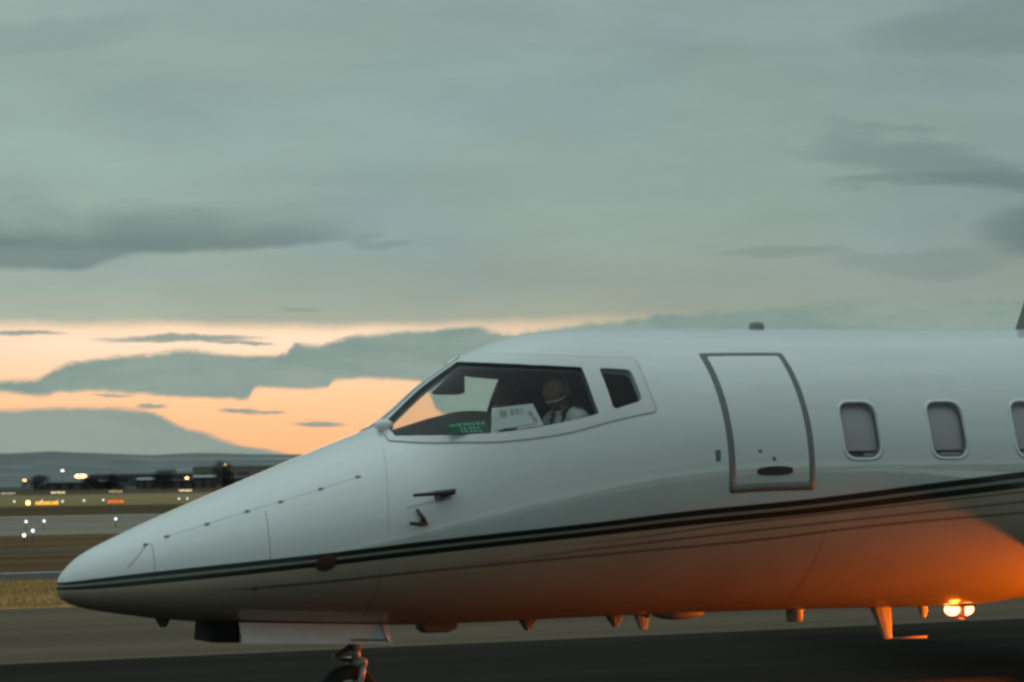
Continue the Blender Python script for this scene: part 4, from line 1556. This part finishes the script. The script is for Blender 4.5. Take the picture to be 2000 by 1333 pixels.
for x, y, lb, ln in ((-70.6, 338, 'row of five small approach lamps at the far left of the field', lamp_far_pale), (-65.9, 350, 'brighter row of five approach lamps beside the leftmost dark tree', lamp_warm),
                     (-60.2, 366, 'yellowish row of five approach lamps below the small beige hut', lamp_far), (-50.5, 372, 'row of five white approach lamps closest to the jet nose', lamp_warm)):
    light_bar((x, y, 0), lb, ln)


def street_lamp(x, z, d, label, heads, lens, r_=.22):
    e = empty('street_lamp', (x, d, 0))
    tag(e, label, 'street lamp', 'street lamps beyond the airfield')
    mb = MB()
    mb.tube([(0, 0, -.2), (0, 0, z + .1)], [.09, .05], 8)
    mb.build('pole', fixture, e)
    for k in range(heads):
        dx = 0 if heads == 1 else (-.85 + 1.7 * k)
        mb = MB()
        mb.box((dx * .5, 0, z + .12), (abs(dx) + .5, .12, .08))
        mb.build('arm', fixture, e)
        mb = MB()
        mb.ellipsoid((dx, -.1, z), (r_ * 1.6, r_, r_ * .8), 12, 8)
        mb.build('lamp_head', lens, e, True)


for x, z, n_, lb, ln, r_ in ((-161.6, 3.1, 1, 'orange street lamp at the far left above the tan field', lamp_far, .42), (-149.1, 6.1, 1, 'tall pale street lamp left of the double lamp', lamp_far_pale, .34),
                             (-143.1, 4.2, 2, 'bright double-headed orange street lamp', lamp_orange, .62), (-108.0, 3.1, 1, 'orange street lamp beside the dark pale-roofed shed', lamp_far, .40),
                             (-95.3, 7.4, 1, 'tall orange street lamp in front of the long beige hangar', lamp_far, .38), (-152.9, 1.5, 1, 'low orange lamp right of the leftmost tree', lamp_far_pale, .24), (-100.5, 1.6, 1, 'low orange lamp under the tall hangar lamp', lamp_far, .26)):
    street_lamp(x, z, 800, lb, n_, ln, r_)


def shed(name, x0, x1, h, d, depth, wall, roof, label, bays=0, pitch=.12):
    e = empty(name, ((x0 + x1) / 2, d, 0))
    tag(e, label, 'building')
    L = x1 - x0
    mb = MB()
    mb.box((0, depth / 2, h / 2 - .2), (L, depth, h + .4))
    mb.build('wall', wall, e)
    mb = MB()
    rz_ = L * pitch * .25
    mb.raw([(-L / 2 - .3, -.4, h), (L / 2 + .3, -.4, h), (L / 2 + .3, depth + .4, h), (-L / 2 - .3, depth + .4, h), (-L / 2 - .3, depth / 2, h + rz_), (L / 2 + .3, depth / 2, h + rz_)],
           [(0, 1, 5, 4), (2, 3, 4, 5), (0, 4, 3), (1, 2, 5), (0, 3, 2, 1)])
    mb.build('roof', roof, e)
    for k in range(bays):
        mb = MB()
        mb.box((-L / 2 + L * (k + .5) / bays, -.06, h * .36), (L / bays * .6, .1, h * .72))
        mb.build('bay_door', wall_grey if wall is not wall_grey else wall_dark, e)


shed('low_shed', -135.2, -124.5, 2.0, 700, 8, wall_dark, roof_dark, 'long low dark shed behind the leftmost tree', 3)
shed('low_shed', -121.0, -117.6, 2.3, 705, 6, wall_dark, roof_pale, 'small dark shed with a pale roof left of the beige hut', 1, .5)
shed('beige_hut', -113.3, -110.5, 1.5, 690, 4, wall_beige, roof_dark, 'small beige hut between the dark sheds', 1, .3)
shed('low_shed', -109.0, -104.4, 2.6, 700, 7, wall_dark, roof_pale, 'dark shed with pale roof between the beige hut and tall bushy tree', 2, .5)
shed('low_shed', -103.6, -93.0, 2.2, 705, 8, wall_dark, roof_dark, 'long dark shed behind the tall bushy tree', 3)
shed('low_shed', -92.7, -86.8, 3.1, 700, 8, wall_dark, roof_pale, 'dark shed with pale roof left of the tallest tree', 2, .4)
shed('low_shed', -86.0, -60.0, 2.7, 712, 8, wall_grey, roof_dark, 'long grey shed running behind the jet nose', 6)
shed('hangar', -172.5, -96.0, 9.6, 1300, 45, wall_beige, roof_dark, 'wide beige hangar with dark roof rising behind the jet nose', 7, .06)
shed('hangar', -235.0, -176.0, 6.4, 1340, 40, wall_grey, roof_dark, 'low grey hangar with dark roof left of the beige hangar', 5, .06)

# trees
bark = pmat('bark', (0.02, 0.016, 0.012), 0.9)
leaf = pmat('dark_leaf', (0.020, 0.024, 0.019), 0.8, var=0.4, vscale=0.8)


def tree(x, d, h, wr, label, seed):
    rg = random.Random(seed)
    e = empty('tree', (x, d, 0))
    tag(e, label, 'tree', 'dark trees along the far edge')
    mb = MB()
    mb.tube([(0, 0, -.2), (.05 * h * rg.uniform(-1, 1), 0, h * .3), (.04 * h * rg.uniform(-1, 1), 0, h * .75)], [.05 * h, .035 * h, .012 * h], 8)
    for k in range(7):
        q = rg.uniform(0, 6.28)
        z0 = h * rg.uniform(.18, .55)
        mb.tube([(0, 0, z0), (math.cos(q) * wr * .6, math.sin(q) * wr * .6, z0 + h * .22)], [.018 * h, .007 * h], 6)
    mb.build('trunk', bark, e)
    cl = []
    for k in range(16):
        q, rr = rg.uniform(0, 6.28), wr * math.sqrt(rg.random()) * .78
        zz = h * rg.uniform(.16, .90)
        cl.append((math.cos(q) * rr * (1.15 - .5 * zz / h), math.sin(q) * rr * (1.15 - .5 * zz / h), zz, wr * rg.uniform(.28, .5)))
    V_, F_ = [], []
    for k in range(3200):
        c_ = rg.choice(cl)
        u = Vector((rg.gauss(0, 1), rg.gauss(0, 1), rg.gauss(0, .8))).normalized() * c_[3] * rg.random() ** .4
        p = Vector(c_[:3]) + u
        if p.z < .05 * h or p.z > h * 1.02:
            continue
        a_ = Vector((rg.uniform(-1, 1), rg.uniform(-1, 1), rg.uniform(-1, 1))).normalized() * rg.uniform(.08, .16)
        b_ = a_.cross(Vector((rg.uniform(-1, 1), rg.uniform(-1, 1), rg.uniform(-1, 1)))).normalized() * rg.uniform(.06, .11)
        o_ = len(V_)
        V_ += [p - a_, p + b_, p + a_, p - b_]
        F_.append((o_, o_ + 1, o_ + 2, o_ + 3))
    mesh_obj('crown', V_, F_, leaf, e)


for i, (x, h, wr, lb) in enumerate(((-118.7, 3.4, 2.5, 'round dark tree at the far left of the field'), (-105.1, 2.9, 1.9, 'small dark tree right of the double street lamp'), (-100.0, 3.4, 1.6, 'thin dark tree left of the small beige hut'),
                                    (-86.5, 4.3, 2.4, 'tall bushy dark tree right of the pale-roofed shed'), (-71.9, 6.2, 2.1, 'tallest upright dark tree closest to the jet nose'))):
    tree(x, 600, h * 1.15, wr * 1.6, lb, 11 + i)

# dry grass standing on the nearest verge
rg = np.random.default_rng(3)
NB = 36000
gs_ = rg.uniform(-14, 12, NB)
gq = rg.uniform(16.5, 25.4, NB)
hh = rg.uniform(.02, .07, NB) * (0.6 + 0.8 * rg.random(NB))
an = rg.uniform(0, 6.28, NB)
wd = rg.uniform(.004, .010, NB)
lx, ly = rg.normal(0, .03, NB), rg.normal(0, .03, NB)
V = np.empty((NB, 3, 3))
V[:, 0] = np.stack([gs_ - np.cos(an) * wd, gq - np.sin(an) * wd, np.full(NB, -.015)], 1)
V[:, 1] = np.stack([gs_ + np.cos(an) * wd, gq + np.sin(an) * wd, np.full(NB, -.015)], 1)
V[:, 2] = np.stack([gs_ + lx, gq + ly, hh], 1)
straw = pmat('straw', (0.40, 0.25, 0.085), 0.9, var=0.45, vscale=0.5, stretch=(.25, 1, 1))
me = bpy.data.meshes.new('dry_grass')
me.from_pydata(V.reshape(-1, 3).tolist(), [], np.arange(NB * 3).reshape(-1, 3).tolist())
me.materials.append(straw)
gr = link(bpy.data.objects.new('dry_grass', me))
gr.location = ORG
gr.rotation_euler = (0, 0, PSI)
tag(gr, 'short dry tan grass on the verge beyond the taxiway', 'grass', kind='stuff')
